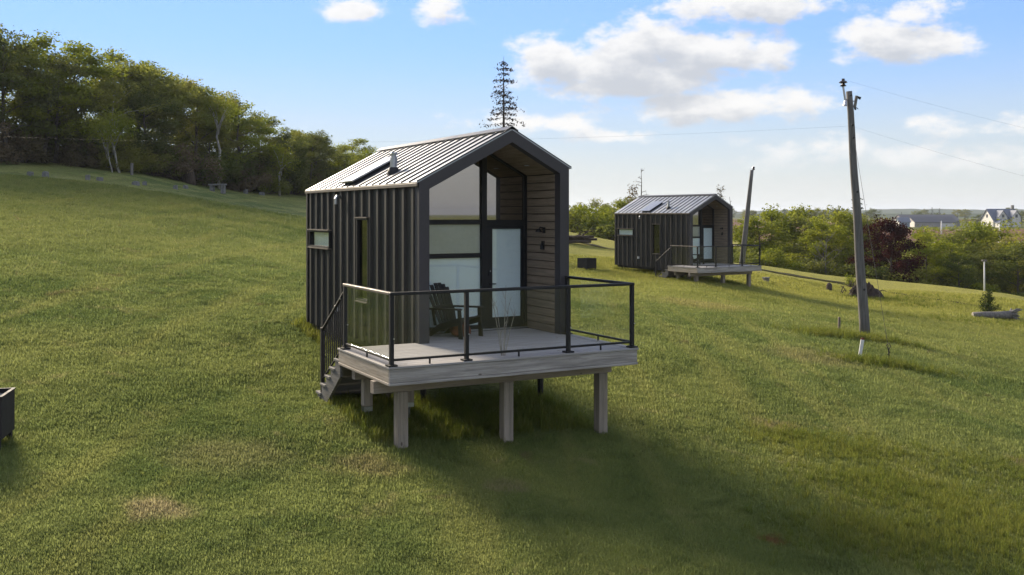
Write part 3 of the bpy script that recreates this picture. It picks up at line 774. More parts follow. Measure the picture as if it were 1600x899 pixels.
def build_stairs():
    S = thing('stairs', 'x', 'stairs')
    rise, run, n = .175, .25, 5
    for sx in (.02, FU - .22):
        poly = [(LD, -.06)]
        for i in range(n):
            poly += [(LD + run * i + .0, -.235 - rise * i), (LD + run * (i + 1), -.235 - rise * i)]
        poly += [(LD + run * n, -1.30), (LD + run * n - .16, -1.30), (LD, -.47)]
        mb = MB(); mb.prism(poly[1:], 0, sx, sx + .045); mb.build('stringer', M['stair_y'], S)
    for i in range(n):
        box('tread', S, (-.005, LD + run * i + .004, -.234 - rise * i), (FU - .17, LD + run * (i + 1) + .02, -.196 - rise * i), M['stair_x'], .004)
        box('riser', S, (.066, LD + run * (i + 1) - .03, -.234 - rise * (i + 1) + .04), (FU - .225, LD + run * (i + 1) - .01, -.236 - rise * i), M['stair_x'], .003)
    # handrail and balusters on the open side
    v0, z0, v1, z1 = LD - .14, .93, LD + 1.02, .20
    mb = MB(); mb.tube([(.05, v0, z0), (.05, v1 + .03, z1 - .02)], .026, 8); mb.build('handrail', M['black'], S)
    mb = MB(); mb.tube([(.05, v0, z0 - .86), (.05, v1, z1 - .86)], .018, 8); mb.build('bottom_rail', M['black'], S)
    box('newel_post', S, (.02, v1 + .0, -1.22), (.08, v1 + .06, z1 + .03), M['black'], .004)
    for i in range(1, 11):
        t = i / 11; v = v0 + (v1 - v0) * t; z = z0 + (z1 - z0) * t
        mb = MB(); mb.box((.041, v - .009, z - .86), (.059, v + .009, z)); mb.build('baluster', M['black'], S)
    mb = MB(); mb.lathe([(.018, 0), (.018, .012)], 10); mb.build('bracket', M['steel'], S, (.02, v0 + .12, z0 - .12), (0, R(-90), 0))
    return S

cab = build_cabin(); deck = build_deck(); rail = build_railing(); stair = build_stairs()
for th, org, lab, first in ((TH1, O1, 'nearer, larger in view', True), (TH2, O2, 'farther', False)):
    parts = (cab, deck, rail, stair) if first else tuple(copy_tree(o) for o in (cab, deck, rail, stair))
    c, d, r_, s_ = parts
    place(c, th, org, FU, FV, ZB); place(d, th, org, 0, 0, 0); place(r_, th, org, 0, 0, 0); place(s_, th, org, 0, 0, 0)
    if first:
        tag(c, 'charcoal metal-clad gabled cabin in the foreground with open timber porch', 'cabin', 'gabled cabins')
        tag(d, 'grey weathered wooden deck on posts in front of the foreground cabin', 'deck', 'cabin decks')
        tag(r_, 'black railing with smoked glass panels round the foreground deck', 'railing', 'glass deck railings')
        tag(s_, 'wooden side stairs with black balusters beside the foreground cabin', 'stairs', 'deck stairs')
    else:
        tag(c, 'charcoal gabled cabin farther off, between the firepit and the leaning bare pole', 'cabin', 'gabled cabins')
        tag(d, 'grey wooden deck of the farther cabin, small in the distance', 'deck', 'cabin decks')
        tag(r_, 'black glass railing round the deck of the farther cabin', 'railing', 'glass deck railings')
        tag(s_, 'small wooden stairs at the side of the farther cabin deck', 'stairs', 'deck stairs')

# ---- Adirondack chairs on the porches
def build_chair():
    A = thing('adirondack_chair', 'x', 'chair')
    # local: faces -y, x is width
    m = M['chair']
    for i in range(6):                                    # seat slats, sloping down to the back
        t = i / 5; y = -.28 + .50 * t; z = .38 - .17 * t
        mb = MB(); mb.box((-.27, -.040, -.011), (.27, .040, .011)); mb.build('seat_slat', m, A, (0, y, z), (R(-19), 0, 0))
    for i in range(6):                                    # fan-shaped back
        u = (i - 2.5) / 2.5; top = 1.02 - .10 * u * u
        x0, x1 = .215 * u, .285 * u
        mb = MB()
        for a, b in ((-.040, .040),):
            mb.add([(x0 + a * .8, .21, .20), (x0 + b * .8, .21, .20), (x1 + b * 1.1, .50, top), (x1 + a * 1.1, .50, top),
                    (x0 + a * .8, .232, .205), (x0 + b * .8, .232, .205), (x1 + b * 1.1, .522, top + .005), (x1 + a * 1.1, .522, top + .005)],
                   [(0, 1, 2, 3), (7, 6, 5, 4), (0, 4, 5, 1), (1, 5, 6, 2), (2, 6, 7, 3), (3, 7, 4, 0)])
        mb.build('back_slat', m, A)
    box('back_rail', A, (-.27, .34, .52), (.27, .365, .60), m); box('back_rail', A, (-.22, .235, .20), (.22, .26, .27), m)
    for s in (-1, 1):
        mb = MB(); mb.prism([(-.33, .55), (-.30, .58), (.40, .56), (.40, .53), (-.30, .55)], 0, s * .33 - .06, s * .33 + .06); mb.build('arm', m, A)
        mb = MB(); mb.prism([(-.36, 0), (-.27, 0), (-.24, .55), (-.31, .55)], 0, s * .30 - .015, s * .30 + .015); mb.build('leg', m, A)
        mb = MB(); mb.prism([(-.33, .28), (-.33, .39), (-.28, .41), (.26, .24), (.56, 0), (.44, 0), (.2, .13)], 0, s * .265 - .012, s * .265 + .012); mb.build('leg', m, A)
        mb = MB(); mb.prism([(.28, .22), (.34, .22), (.40, .53), (.34, .53)], 0, s * .295 - .012, s * .295 + .012); mb.build('arm_support', m, A)
    return A
ch = build_chair()
place(ch, TH1, O1, 2.36, 2.74, .004); ch.rotation_euler = (0, 0, R(54)); ch.scale = (.95, .95, .92)
tag(ch, 'dark Adirondack chair on the porch of the foreground cabin', 'chair', 'porch chairs')
ch2 = copy_tree(ch); place(ch2, TH2, O2, 2.3, 2.74, .004); ch2.rotation_euler = (0, 0, TH2 + R(28))
tag(ch2, 'dark Adirondack chair on the porch of the farther cabin', 'chair', 'porch chairs')
# rust-brown bundle lying under the chair
def blob(name, mat, rad, seed, nu=20, nv=12, amp=.15, parent=None):
    rng = random.Random(seed); ph = [(rng.uniform(1, 4), rng.uniform(1, 4), rng.uniform(0, 6.3), rng.uniform(.3, 1)) for _ in range(7)]
    v, f = [], []
    for j in range(nv + 1):
        e = -math.pi / 2 + math.pi * j / nv
        for i in range(nu):
            a = 2 * math.pi * i / nu
            d = Vector((math.cos(e) * math.cos(a), math.cos(e) * math.sin(a), math.sin(e)))
            k_ = 1 + amp * sum(w * math.sin(p * 2.2 * d.x + q * 2.0 * d.y + r + 2 * d.z) for p, q, r, w in ph) / 2.2
            v.append((d.x * rad[0] * k_, d.y * rad[1] * k_, d.z * rad[2] * k_))
    for j in range(nv):
        for i in range(nu): f.append((j * nu + i, j * nu + (i + 1) % nu, (j + 1) * nu + (i + 1) % nu, (j + 1) * nu + i))
    mb = MB(); mb.add(v, f); return mb.build(name, mat, parent, smooth=True)
b = blob('bundle', M['rust'], (.20, .14, .13), 4, amp=.22); place(b, TH1, O1, 2.42, 2.74, .11)
tag(b, 'rust brown bundle lying under the chair on the foreground porch', 'bundle')
# bare twigs standing behind the glass
mb = MB(); rng = random.Random(12)
for (dx, dy, h) in ((-.16, .02, .78), (-.07, .05, .66), (.03, -.03, .95), (.10, .04, .70), (.18, -.02, .62)):
    p0 = Vector((dx * .15, dy * .15, 0)); p1 = Vector((dx * .55, dy * .5, h * .5)); p2 = Vector((dx + rng.uniform(-.03, .03), dy, h))
    mb.tube([p0, p1, p2], [.007, .005, .0025], 6)
    for q in range(3):
        t = rng.uniform(.35, .9); s = p1.lerp(p2, t) if t > .5 else p0.lerp(p1, t * 2)
        mb.tube([s, s + Vector((rng.uniform(-.10, .10), rng.uniform(-.05, .05), rng.uniform(.08, .20)))], [.003, .0012], 5)
tw = mb.build('twig_bunch', M['twig']); place(tw, TH1, O1, 1.98, .28, .002); tw.scale = (1.1, 1.1, 1.15)
tag(tw, 'bunch of bare pale twigs standing on the deck behind the glass', 'twigs')

# ------------------------------------------------------------------ trees
def leaves_mesh(C, nrm_bias, size, rng, mat, aspect=.55):
    """C: n x 3 leaf centres -> one mesh of diamond-shaped leaves"""
    n = len(C)
    N = rng.normal(size=(n, 3)) + nrm_bias; N /= np.linalg.norm(N, axis=1)[:, None] + 1e-9
    T = rng.normal(size=(n, 3)); T -= N * (T * N).sum(1)[:, None]; T /= np.linalg.norm(T, axis=1)[:, None] + 1e-9
    Bv = np.cross(N, T)
    L = size * rng.uniform(.6, 1.35, n)[:, None]
    v = np.stack([C - T * L * .5, C + Bv * L * aspect * .5 + N * L * .08, C + T * L * .5, C - Bv * L * aspect * .5 + N * L * .08], 1).reshape(-1, 3)
    me = bpy.data.meshes.new('leaves')
    me.vertices.add(4 * n); me.vertices.foreach_set('co', v.ravel().astype(np.float32))
    me.loops.add(4 * n); me.loops.foreach_set('vertex_index', np.arange(4 * n, dtype=np.int32))
    me.polygons.add(n); me.polygons.foreach_set('loop_start', np.arange(0, 4 * n, 4, dtype=np.int32))
    me.update(calc_edges=True); me.materials.append(mat)
    return me

def broadleaf(seed, h, cr, base, leaf_mat, bark_mat, nleaf=9000, leaf=.17, lean=0.0, limbs=12, loose=1.0, top=.97):
    rng = np.random.default_rng(seed); mb = MB(); tips = []
    # trunk
    pts = []; n = 7; off = np.zeros(2)
    for i in range(n):
        t = i / (n - 1); off = off + rng.normal(size=2) * h * .012
        pts.append(Vector((off[0] + lean * t * h, off[1], t * h * .88)))
    r0 = h * .016 + .02
    mb.tube(pts, [r0 * (1 - .86 * i / (n - 1)) * (1.35 if i == 0 else 1) for i in range(n)], 7)
    def at(t):
        q = t * (n - 1); i = min(int(q), n - 2); return pts[i].lerp(pts[i + 1], q - i)
    ang = rng.uniform(0, 6.28)
    for j in range(limbs):
        t = base + (1 - base) * (j + rng.uniform(.1, .9)) / limbs
        tt = (t - base) / (1 - base)
        env = cr * (math.sin(math.pi * min(1, .22 + .72 * tt)) ** .75) * rng.uniform(.72, 1.12)
        ang += 2.4 + rng.uniform(-.5, .5)
        d = Vector((math.cos(ang), math.sin(ang), 0))
        p0 = at(t * .96); rise = h * rng.uniform(.06, .15) * (1.2 - .5 * tt)
        p1 = p0 + d * env * .5 + Vector((0, 0, rise * .7)); p2 = p0 + d * env + Vector((0, 0, rise * rng.uniform(.6, 1.3)))
        p2.z = min(p2.z, h * top); rl = r0 * (.42 - .2 * tt)
        mb.tube([p0, p1, p2], [rl, rl * .6, rl * .2], 5, False)
        tips += [(p2, 1.0), (p1.lerp(p2, .5), .9), (p1, .75)]
        for q in range(3):
            s = p0.lerp(p1, .7) if q == 0 else p1.lerp(p2, rng.uniform(.1, .8))
            a2 = ang + rng.uniform(-1.3, 1.3); ln = env * rng.uniform(.3, .6)
            e = s + Vector((math.cos(a2) * ln, math.sin(a2) * ln, h * rng.uniform(-.03, .10)))
            e.z = min(e.z, h * top)
            mb.tube([s, e], [rl * .4, rl * .12], 4, False); tips += [(e, .85), (s.lerp(e, .5), .6)]
    tips += [(at(.98) + Vector((0, 0, h * .06)), .8), (at(.9), .9)]
    w = np.array([x[1] for x in tips]); w *= rng.uniform(.35, 1.5, len(w)); w /= w.sum()
    P = np.array([tuple(x[0]) for x in tips])
    idx = rng.choice(len(P), nleaf, p=w)
    rc = h * .058 * loose * rng.uniform(.7, 1.35, len(P))
    g = rng.normal(size=(nleaf, 3)); g /= np.linalg.norm(g, axis=1)[:, None]; g *= rng.uniform(.15, 1, nleaf)[:, None] ** .6
    Cc = P[idx] + g * rc[idx][:, None] * np.array([1.35, 1.35, .8])
    Cc[:, 2] = np.maximum(Cc[:, 2], h * base * .35)
    return mb.mesh(bark_mat, True, 'trunk'), leaves_mesh(Cc, np.array([0, 0, .9]), leaf, rng, leaf_mat)

def bush(seed, h, r, leaf_mat, nleaf=5000, leaf=.15):
    rng = np.random.default_rng(seed); mb = MB(); P = []
    for j in range(26):
        a = rng.uniform(0, 6.28); q = rng.uniform(.1, 1) ** .6; z = h * rng.uniform(.15, .88) * (1 - .45 * q * q)
        e = Vector((math.cos(a) * r * q, math.sin(a) * r * q, z)); P.append(tuple(e))
        mb.tube([Vector((e.x * .12, e.y * .12, 0)), Vector((e.x * .6, e.y * .6, z * .6)), e], [.025, .016, .006], 4, False)
    P = np.array(P); idx = rng.integers(0, len(P), nleaf)
    g = rng.normal(size=(nleaf, 3)); g /= np.linalg.norm(g, axis=1)[:, None]; g *= rng.uniform(.1, 1, nleaf)[:, None] ** .6
    C = P[idx] + g * np.array([r * .34, r * .34, h * .17]); C[:, 2] = np.maximum(C[:, 2], .05)
    return mb.mesh(M['bark'], True, 'stems'), leaves_mesh(C, np.array([0, 0, .7]), leaf, rng, leaf_mat)

def spruce(seed, h, r, leaf_mat, bark_mat, dens=1.0, droop=.25, ragged=0.0, nmul=1.0):
    rng = np.random.default_rng(seed); mb = MB(); C = []
    mb.tube([(0, 0, 0), (rng.normal() * .03, 0, h * .5), (0, 0, h)], [h * .013 + .012, h * .008 + .008, .008], 7)
    z = h * .08
    while z < h * .99:
        t = z / h; rr = r * (1 - t) ** .85 + .05 * r
        for j in range(int(rng.integers(4, 7))):
            if rng.random() < ragged: continue
            a = rng.uniform(0, 6.28); L = rr * rng.uniform(.55, 1.1)
            d = Vector((math.cos(a), math.sin(a), 0)); p0 = Vector((0, 0, z)); p1 = p0 + d * L * .55 + Vector((0, 0, -L * droop * .3)); p2 = p0 + d * L + Vector((0, 0, -L * droop * rng.uniform(.2, 1)))
            mb.tube([p0, p1, p2], [.012 + .01 * (1 - t), .009, .004], 4, False)
            nn = int(34 * dens * (.35 + L / r))
            for q in range(nn):
                s = rng.uniform(.15, 1.0); c = (p0.lerp(p1, s / .55) if s < .55 else p1.lerp(p2, (s - .55) / .45))
                C.append((c.x + rng.normal() * .09 * r * .6, c.y + rng.normal() * .09 * r * .6, c.z + rng.normal() * .05 - abs(rng.normal()) * .04))
        z += h * rng.uniform(.026, .05) / nmul
    return mb.mesh(bark_mat, True, 'trunk'), leaves_mesh(np.array(C), np.array([0, 0, .4]), max(.09, r * .06), rng, leaf_mat, .4)

def deadtree(seed, h, spread, bark_mat, n=16, up=.5, base=.25, twigs=3, rmul=1.0):
    rng = np.random.default_rng(seed); mb = MB()
    pts = [Vector((rng.normal() * h * .008, rng.normal() * h * .008, h * i / 6)) for i in range(7)]; pts[0] = Vector((0, 0, 0))
    mb.tube(pts, [(h * .014 + .02) * rmul * (1 - .9 * i / 6) for i in range(7)], 7)
    for j in range(n):
        t = base + (1 - base) * (j + rng.random()) / n; a = rng.uniform(0, 6.28); L = spread * (1.1 - .75 * t) * rng.uniform(.5, 1.2)
        q = t * 6; i = min(int(q), 5); p0 = pts[i].lerp(pts[i + 1], q - i)
        d = Vector((math.cos(a), math.sin(a), 0)); p1 = p0 + d * L * .5 + Vector((0, 0, L * up * .5)); p2 = p0 + d * L + Vector((0, 0, L * up * rng.uniform(.5, 1.4)))
        mb.tube([p0, p1, p2], [.028 * rmul, .018 * rmul, .007], 5, False)
        for _ in range(twigs):
            s = p1.lerp(p2, rng.uniform(0, .9)); e = s + Vector((rng.normal() * L * .22, rng.normal() * L * .22, abs(rng.normal()) * L * .3 * (1 if up > 0 else .3)))
            mb.tube([s, e], [.011 * rmul, .005], 4, False)
    return mb.mesh(bark_mat, True, 'trunk')

PROTO = {}
def proto(key, fn, *a, **kw):
    PROTO[key] = fn(*a, **kw); return PROTO[key]
for i in range(4): proto('mid%d' % i, broadleaf, 20 + i, 9.0, 2.5 + .25 * (i % 2), .26 + .05 * (i % 3), M['leaf_mid'], M['bark'], 7200, .2, limbs=13, loose=1.15)
for i in range(3): proto('lime%d' % i, broadleaf, 40 + i, 8.5, 2.5 + .2 * i, .22, M['leaf_lime'], M['bark'], 7200, .2, limbs=13, loose=1.15)
for i in range(2): proto('dark%d' % i, broadleaf, 60 + i, 8.5, 2.4, .18, M['leaf_dark'], M['bark'], 7200, .2, limbs=13, loose=1.15)
for i in range(2): proto('airy%d' % i, broadleaf, 70 + i, 9.5, 2.2, .40, M['leaf_mid'], M['birch'], 5000, .19, limbs=12, loose=.85)
proto('purple', broadleaf, 81, 8.0, 3.0, .12, M['leaf_purple'], M['bark'], 14000, .22, limbs=17, loose=1.4)
proto('brush', broadleaf, 85, 6.0, 1.8, .10, M['leaf_brown'], M['bark'], 6000, .12, limbs=12)
for i in range(2): proto('bush%d' % i, bush, 90 + i, 2.6, 1.6, M['leaf_dark'] if i else M['leaf_mid'], 5200, .13)
proto('bushlime', bush, 95, 2.4, 1.6, M['leaf_lime'], 5200, .13)
proto('bushbrown', bush, 97, 2.4, 1.5, M['leaf_brown'], 3800, .12)
proto('spruce', spruce, 101, 9.0, 1.9, M['needle'], M['deadbark'], 1.0)
proto('spruce1', spruce, 103, 8.0, 1.9, M['needle'], M['deadbark'], .9, .1, .2)

ORD = ['first', 'second', 'third', 'fourth', 'fifth', 'sixth', 'seventh', 'eighth', 'ninth', 'tenth', 'eleventh', 'twelfth', 'thirteenth', 'fourteenth', 'fifteenth',
       'sixteenth', 'seventeenth', 'eighteenth', 'nineteenth', 'twentieth', 'twenty-first', 'twenty-second', 'twenty-third', 'twenty-fourth', 'twenty-fifth', 'twenty-sixth',
       'twenty-seventh', 'twenty-eighth', 'twenty-ninth', 'thirtieth', 'thirty-first', 'thirty-second', 'thirty-third', 'thirty-fourth', 'thirty-fifth', 'thirty-sixth', 'thirty-seventh', 'thirty-eighth', 'thirty-ninth', 'fortieth']
def plant(key, x, y, height, label, group=None, name='tree', cat='tree', rz=0.0, wide=1.0, sink=.06):
    tr, cr = PROTO[key]
    zs = [v.co.z for v in tr.vertices]; s = height / (max(max(zs), 1e-3))
    root = thing(name, label, cat, (x, y, hz(x, y) - sink), rz, group)
    root.scale = (s * wide, s * wide, s)
    link('trunk' if cat == 'tree' else 'stems', tr, root); link('crown' if cat == 'tree' else 'foliage', cr, root)
    return root
KIND = {'mid': 'mid green leafy', 'lime': 'yellow-green leafy', 'dark': 'dark green leafy', 'airy': 'thin airy', 'brush': 'brownish half-bare', 'spruce': 'dark spruce'}

# ---- wood along the hillside at the left: front row, then rows behind it
line = [(-49.0, 44.0), (-41.0, 53.0), (-33.6, 64.0), (-27.6, 70.0), (-23.8, 80.0), (-19.2, 88.0), (-11.0, 102.0), (-4.0, 110.0)]
seg = [math.dist(a, b) for a, b in zip(line, line[1:])]; total = sum(seg)
def along(t):
    d = t * total
    for (a, b), L in zip(zip(line, line[1:]), seg):
        if d <= L: return a[0] + (b[0] - a[0]) * d / L, a[1] + (b[1] - a[1]) * d / L
        d -= L
    return line[-1]
rng = random.Random(5)
rows = []
for row, (off, cnt) in enumerate(((1.2, 30), (5.0, 21), (10.0, 13))):
    lst = []
    for i in range(cnt):
        t = (i + .5 + rng.uniform(-.3, .3)) / cnt; x, y = along(min(.999, t))
        x += -off * .80 + rng.uniform(-.9, .9); y += off * .6 + rng.uniform(-.9, .9)
        d = math.hypot(x, y); px = 800 + FPX * x / y
        # crown tops follow the wood's outline in the photograph: tall at the left, lower to the right
        top_px = np.interp(px, [-700, -300, 0, 100, 200, 300, 350, 450, 550, 600, 800], [60, 50, 42, 62, 98, 128, 152, 198, 224, 240, 300])
        h = (HOR - top_px) / FPX * y - hz(x, y)
        h *= rng.uniform(.84, 1.06) if row else rng.uniform(.66, 1.03)
        if -420 < px < 655: lst.append((px, x, y, max(3.2, min(h, 13))))
    lst.sort(); rows.append(lst)
for row, lst in enumerate(rows):
    i = -1
    for (px, x, y, h) in lst:
        key = rng.choice(['mid0', 'mid1', 'mid2', 'mid3', 'dark0', 'dark1', 'airy0', 'mid2', 'mid1', 'lime0', 'lime1', 'lime2'] + (['brush'] if row == 0 else ['mid0']))
        kd = KIND[key.rstrip('0123456789')]
        where = ('front row', 'middle row', 'back row')[row]
        if px < -30: lab, grp = 'leafy tree of the hillside wood beyond the left edge of the picture', 'wood beyond the left edge'
        else: i += 1; lab, grp = '%s hillside wood tree, %s from the left in its %s' % (kd, ORD[i], where), 'trees of the hillside wood'
        plant(key, x, y, h, lab, grp, rz=rng.uniform(0, 6.28), wide=rng.uniform(1.05, 1.45))
def place_word(px, i):
    tens = ('', '', 'twenty', 'thirty', 'forty', 'fifty', 'sixty', 'seventy', 'eighty', 'ninety'); i += 1
    h_, t_ = divmod(i, 100)
    w = ORD[t_ - 1] if 0 < t_ <= 20 else (tens[t_ // 10] + ('-' + ORD[t_ % 10 - 1] if t_ % 10 else 'th') if t_ else '')
    return ('hundred-and-' if h_ else '') + w.replace('tyth', 'tieth') + ' from the left'
# understorey at the wood's edge
n_b = 120; lst = []
for i in range(n_b):
    x, y = along((i // 3 + .5 + rng.uniform(-.5, .5)) / 40); o = rng.uniform(-1.0, 1.2) + 2.6 * (i % 3)
    if not -60 < 800 + FPX * (x - o * .8) / (y + o * .6) < 655: continue
    lst.append((800 + FPX * x / y, x - o * .8, y + o * .6))
lst.sort()
for i, (px, x, y) in enumerate(lst):
    brown = px < 120 or rng.random() < .18
    key = 'bushbrown' if brown else rng.choice(['bush0', 'bush1', 'bush1', 'bushlime'] if px > 300 else ['bush0', 'bush1'])
    nm = {'bushbrown': 'brown bare', 'bush0': 'mid green', 'bush1': 'dark green', 'bushlime': 'yellow-green'}[key]
    cell = int(max(0, min(9, (px + 700) / 150)))
    plant(key, x, y, rng.uniform(1.4, 3.0), '%s shrub at the wood edge, %s' % (nm, place_word(px, i)), 'shrubs along the wood edge', 'shrub', 'shrub', rng.uniform(0, 6.28), rng.uniform(.9, 1.4))
# pale birch stems standing out at the edge
def stem(name, pxs, d, rad, label):
    pts = [((px - 800) / FPX * d, d, (HOR - py) / FPX * d) for px, py in pxs]
    x0, y0 = pts[0][0], pts[0][1]; z0 = hz(x0, y0) - .1
    loc = [(x - x0, (i % 2) * .08, z - z0) for i, (x, y, z) in enumerate(pts)]; loc[0] = (0, 0, 0)
    r = thing(name, label, 'tree', (x0, y0, z0), 0, 'pale stems at the wood edge')
    mb = MB(); mb.tube(loc, [rad * (1 - .55 * i / (len(loc) - 1)) for i in range(len(loc))], 8); mb.build('trunk', M['birch'], r, smooth=True)
    rg = np.random.default_rng(int(d * 10)); top = np.array(loc[-1])
    mb = MB(); tips = []
    for q in range(7):
        a = rg.uniform(0, 6.28); e = top + np.array([math.cos(a) * rg.uniform(.4, 1.2), math.sin(a) * rg.uniform(.4, 1.2), rg.uniform(.3, 1.8)])
        mb.tube([tuple(top - np.array([0, 0, rg.uniform(0, .8)])), tuple((top + e) / 2 + np.array([0, 0, .1])), tuple(e)], [rad * .4, rad * .25, .01], 5); tips.append(e)
    mb.build('branches', M['birch'], r, smooth=True)
    P = np.array(tips); C = P[rg.integers(0, len(P), 1500)] + rg.normal(size=(1500, 3)) * .42
    link('crown', leaves_mesh(C, np.array([0, 0, .8]), .15, rg, M['leaf_lime']), r)
stem('birch_tree', [(342, 276), (341, 258), (344, 236), (338, 214), (341, 196)], 77.0, .13, 'crooked pale birch trunk standing out against the dark wood')
stem('birch_tree', [(187, 272), (182, 258), (180, 240), (176, 225)], 67.0, .10, 'slender pale birch leaning left of the fence post')
stem('birch_tree', [(176, 268), (170, 250), (168, 232)], 66.0, .06, 'thin white birch stem left of the slender birch')
stem('birch_tree', [(437, 286), (436, 272), (440, 262)], 83.0, .11, 'short grey-white birch stump trunk low in the wood behind the cabin')

# ---- bare spruce behind the cabin
t_, n_ = spruce(7, 11.5, 2.7, M['needle_dead'], M['deadbark'], 1.2, .38, .16, 1.5)
x, y = (787 - 800) / FPX * 62, 62.0
r = thing('spruce_tree', 'tall sparse dying spruce rising behind the ridge of the foreground cabin', 'tree', (x, y, hz(x, y) - .1))
s = ((HOR - 86) / FPX * 62 - hz(x, y)) / 11.5; r.scale = (s * 1.0, s * 1.0, s)
link('trunk', t_, r); link('branches', n_, r)
# ---- dead and half-dead trees round the farther cabin
def dead(px, top, d, spread, label, mat='deadbark', foliage=None, seed=1, n=16, name='dead_tree', group=None, up=.5, rm=1.0, base=.25):
    x = (px - 800) / FPX * d; h = (HOR - top) / FPX * d - hz(x, d)
    r = thing(name, label, 'tree', (x, d, hz(x, d) - .1), 0, group)
    link('trunk', deadtree(seed, h, spread, M[mat], n, up, base, 4, rm), r)
    if foliage:
        rg = np.random.default_rng(seed); k_ = rg.uniform(.45, 1, 500); a = rg.uniform(0, 6.28, 500); q = spread * (1.1 - .75 * k_) * rg.uniform(.3, 1, 500)
        C = np.stack([np.cos(a) * q, np.sin(a) * q, k_ * h + rg.normal(size=500) * .2], 1)
        link('crown', leaves_mesh(C, np.array([0, 0, .5]), .15, rg, M[foliage]), r)
dead(1001, 262, 84, 1.3, 'tall bare dead tree just left of the farther cabin roof', seed=11, n=18, up=.25)
dead(989, 289, 82, 1.2, 'half-dead brown-leaved tree beside the tall bare tree', seed=12, foliage='leaf_brown', n=14)
dead(1126, 291, 86, 1.0, 'small ragged dead tree behind the ridge of the farther cabin', seed=13, foliage='leaf_brown', n=12)
dead(1140, 306, 88, .5, 'short bare snag behind the right eave of the farther cabin', seed=14, n=6)
dead(1291, 372, 80, 1.8, 'bare grey branching tree amid the lime trees right of the farther cabin', 'deadgrey', seed=15, n=18, up=.9, rm=.9, base=.2)

# ---- trees below the far edge of the field
def row_tree(px, top, d, key, label, wide=1.0, group='trees below the field edge', name='tree', cat='tree'):
    x = (px - 800) / FPX * d; h = ((HOR - top) / FPX * d - hz(x, d)) * 1.06
    plant(key, x, d, max(1.5, h), label, group, name, cat, (px * 1.7) % 6.28, wide)
R1 = [  # px, crown top, distance, kind, width
    (905, 324, 104, 'lime0', 1.3), (930, 318, 110, 'mid1', 1.2), (955, 322, 106, 'lime1', 1.2), (982, 318, 108, 'mid2', 1.2), (893, 330, 100, 'lime2', 1.3), (915, 332, 98, 'bushlime', 1.6),
    (942, 336, 97, 'bush0', 1.7), (1010, 322, 110, 'mid0', 1.2), (1040, 326, 108, 'mid3', 1.2),
    (1158, 352, 92, 'lime0', 1.3), (1183, 346, 90, 'lime2', 1.2), (1207, 340, 92, 'lime1', 1.2), (1232, 332, 94, 'lime0', 1.25), (1258, 348, 90, 'mid0', 1.2),
    (1283, 352, 84, 'lime2', 1.1), (1305, 344, 88, 'lime1', 1.2), (1330, 338, 92, 'mid1', 1.1), (1350, 350, 86, 'mid2', 1.1),
    (1436, 366, 96, 'lime2', 1.1), (1452, 384, 78, 'lime0', 1.35), (1470, 376, 80, 'lime1', 1.3), (1495, 368, 86, 'mid3', 1.2), (1520, 362, 92, 'lime2', 1.2), (1548, 356, 94, 'lime0', 1.15),
    (1573, 382, 84, 'mid0', 1.1), (1590, 390, 78, 'dark0', 1.3), (1612, 372, 82, 'lime1', 1.2), (1640, 378, 80, 'mid1', 1.3), (1540, 400, 80, 'dark1', 1.2), (1500, 402, 76, 'dark0', 1.2)]
R1.sort()
for i, (px, top, d, key, w) in enumerate(R1):
    kd = KIND.get(key.rstrip('0123456789'), 'low bushy')
    side = 'left of the farther cabin' if px < 1100 else 'right of the farther cabin'
    cnt = sum(1 for q in R1[:i] if (q[0] < 1100) == (px < 1100))
    row_tree(px, top, d, key, '%s tree below the field edge, %s of those %s' % (kd, ORD[cnt], side), w)
row_tree(1393, 351, 77, 'purple', 'dark purple-leaved tree behind the utility pole', 1.0, None, 'purple_tree')
row_tree(1340, 318, 104, 'spruce1', 'brownish ragged spruce poking up behind the utility pole', 1.5, None, 'spruce_tree')
# bushes filling the field edge
rng = random.Random(77); lst = []
for i in range(20):
    px = 1150 + i * 25 + rng.uniform(-9, 9); d = np.interp(px, [1150, 1400, 1660], [80, 76, 69]) + rng.uniform(0, 4); lst.append((px, d))
for i, (px, d) in enumerate(lst):
    x = (px - 800) / FPX * d
    key = rng.choice(['bush0', 'bushlime', 'bush1', 'bushlime']); nm = {'bush0': 'mid green', 'bush1': 'dark green', 'bushlime': 'yellow-green'}[key]
    plant(key, x, d, rng.uniform(1.0, 2.6), '%s bush under the field-edge trees, %s from the left' % (nm, ORD[i]), 'bushes under the field-edge trees', 'bush', 'bush', rng.uniform(0, 6), rng.uniform(1.1, 1.7))
# ---- far trees on the skyline and round the farm
F1 = [(1196, 330, 360, 'spruce', 'dark'), (1208, 328, 365, 'dark0', 'dark'), (1225, 331, 340, 'spruce', 'dark'), (1243, 329, 380, 'spruce1', 'dark'), (1256, 331, 380, 'dark1', 'dark'), (1268, 327, 330, 'dark0', 'round'), (1277, 326, 330, 'mid1', 'round'),
      (1303, 331, 380, 'spruce', 'dark'), (1320, 331, 420, 'mid2', 'dark'), (1463, 333, 470, 'dark0', 'round'), (1473, 334, 470, 'mid0', 'round'), (1508, 341, 440, 'mid3', 'low'), (1496, 343, 440, 'dark1', 'low'), (1528, 335, 430, 'dark0', 'dark'), (1541, 333, 440, 'dark1', 'dark'),
      (1556, 331, 445, 'dark0', 'dark'), (1567, 330, 445, 'mid1', 'dark'), (1578, 325, 440, 'dark1', 'tall'), (1588, 332, 440, 'mid0', 'dark'), (1597, 330, 430, 'dark0', 'dark'), (1610, 328, 425, 'dark1', 'dark'), (1447, 358, 310, 'spruce', 'dark')]
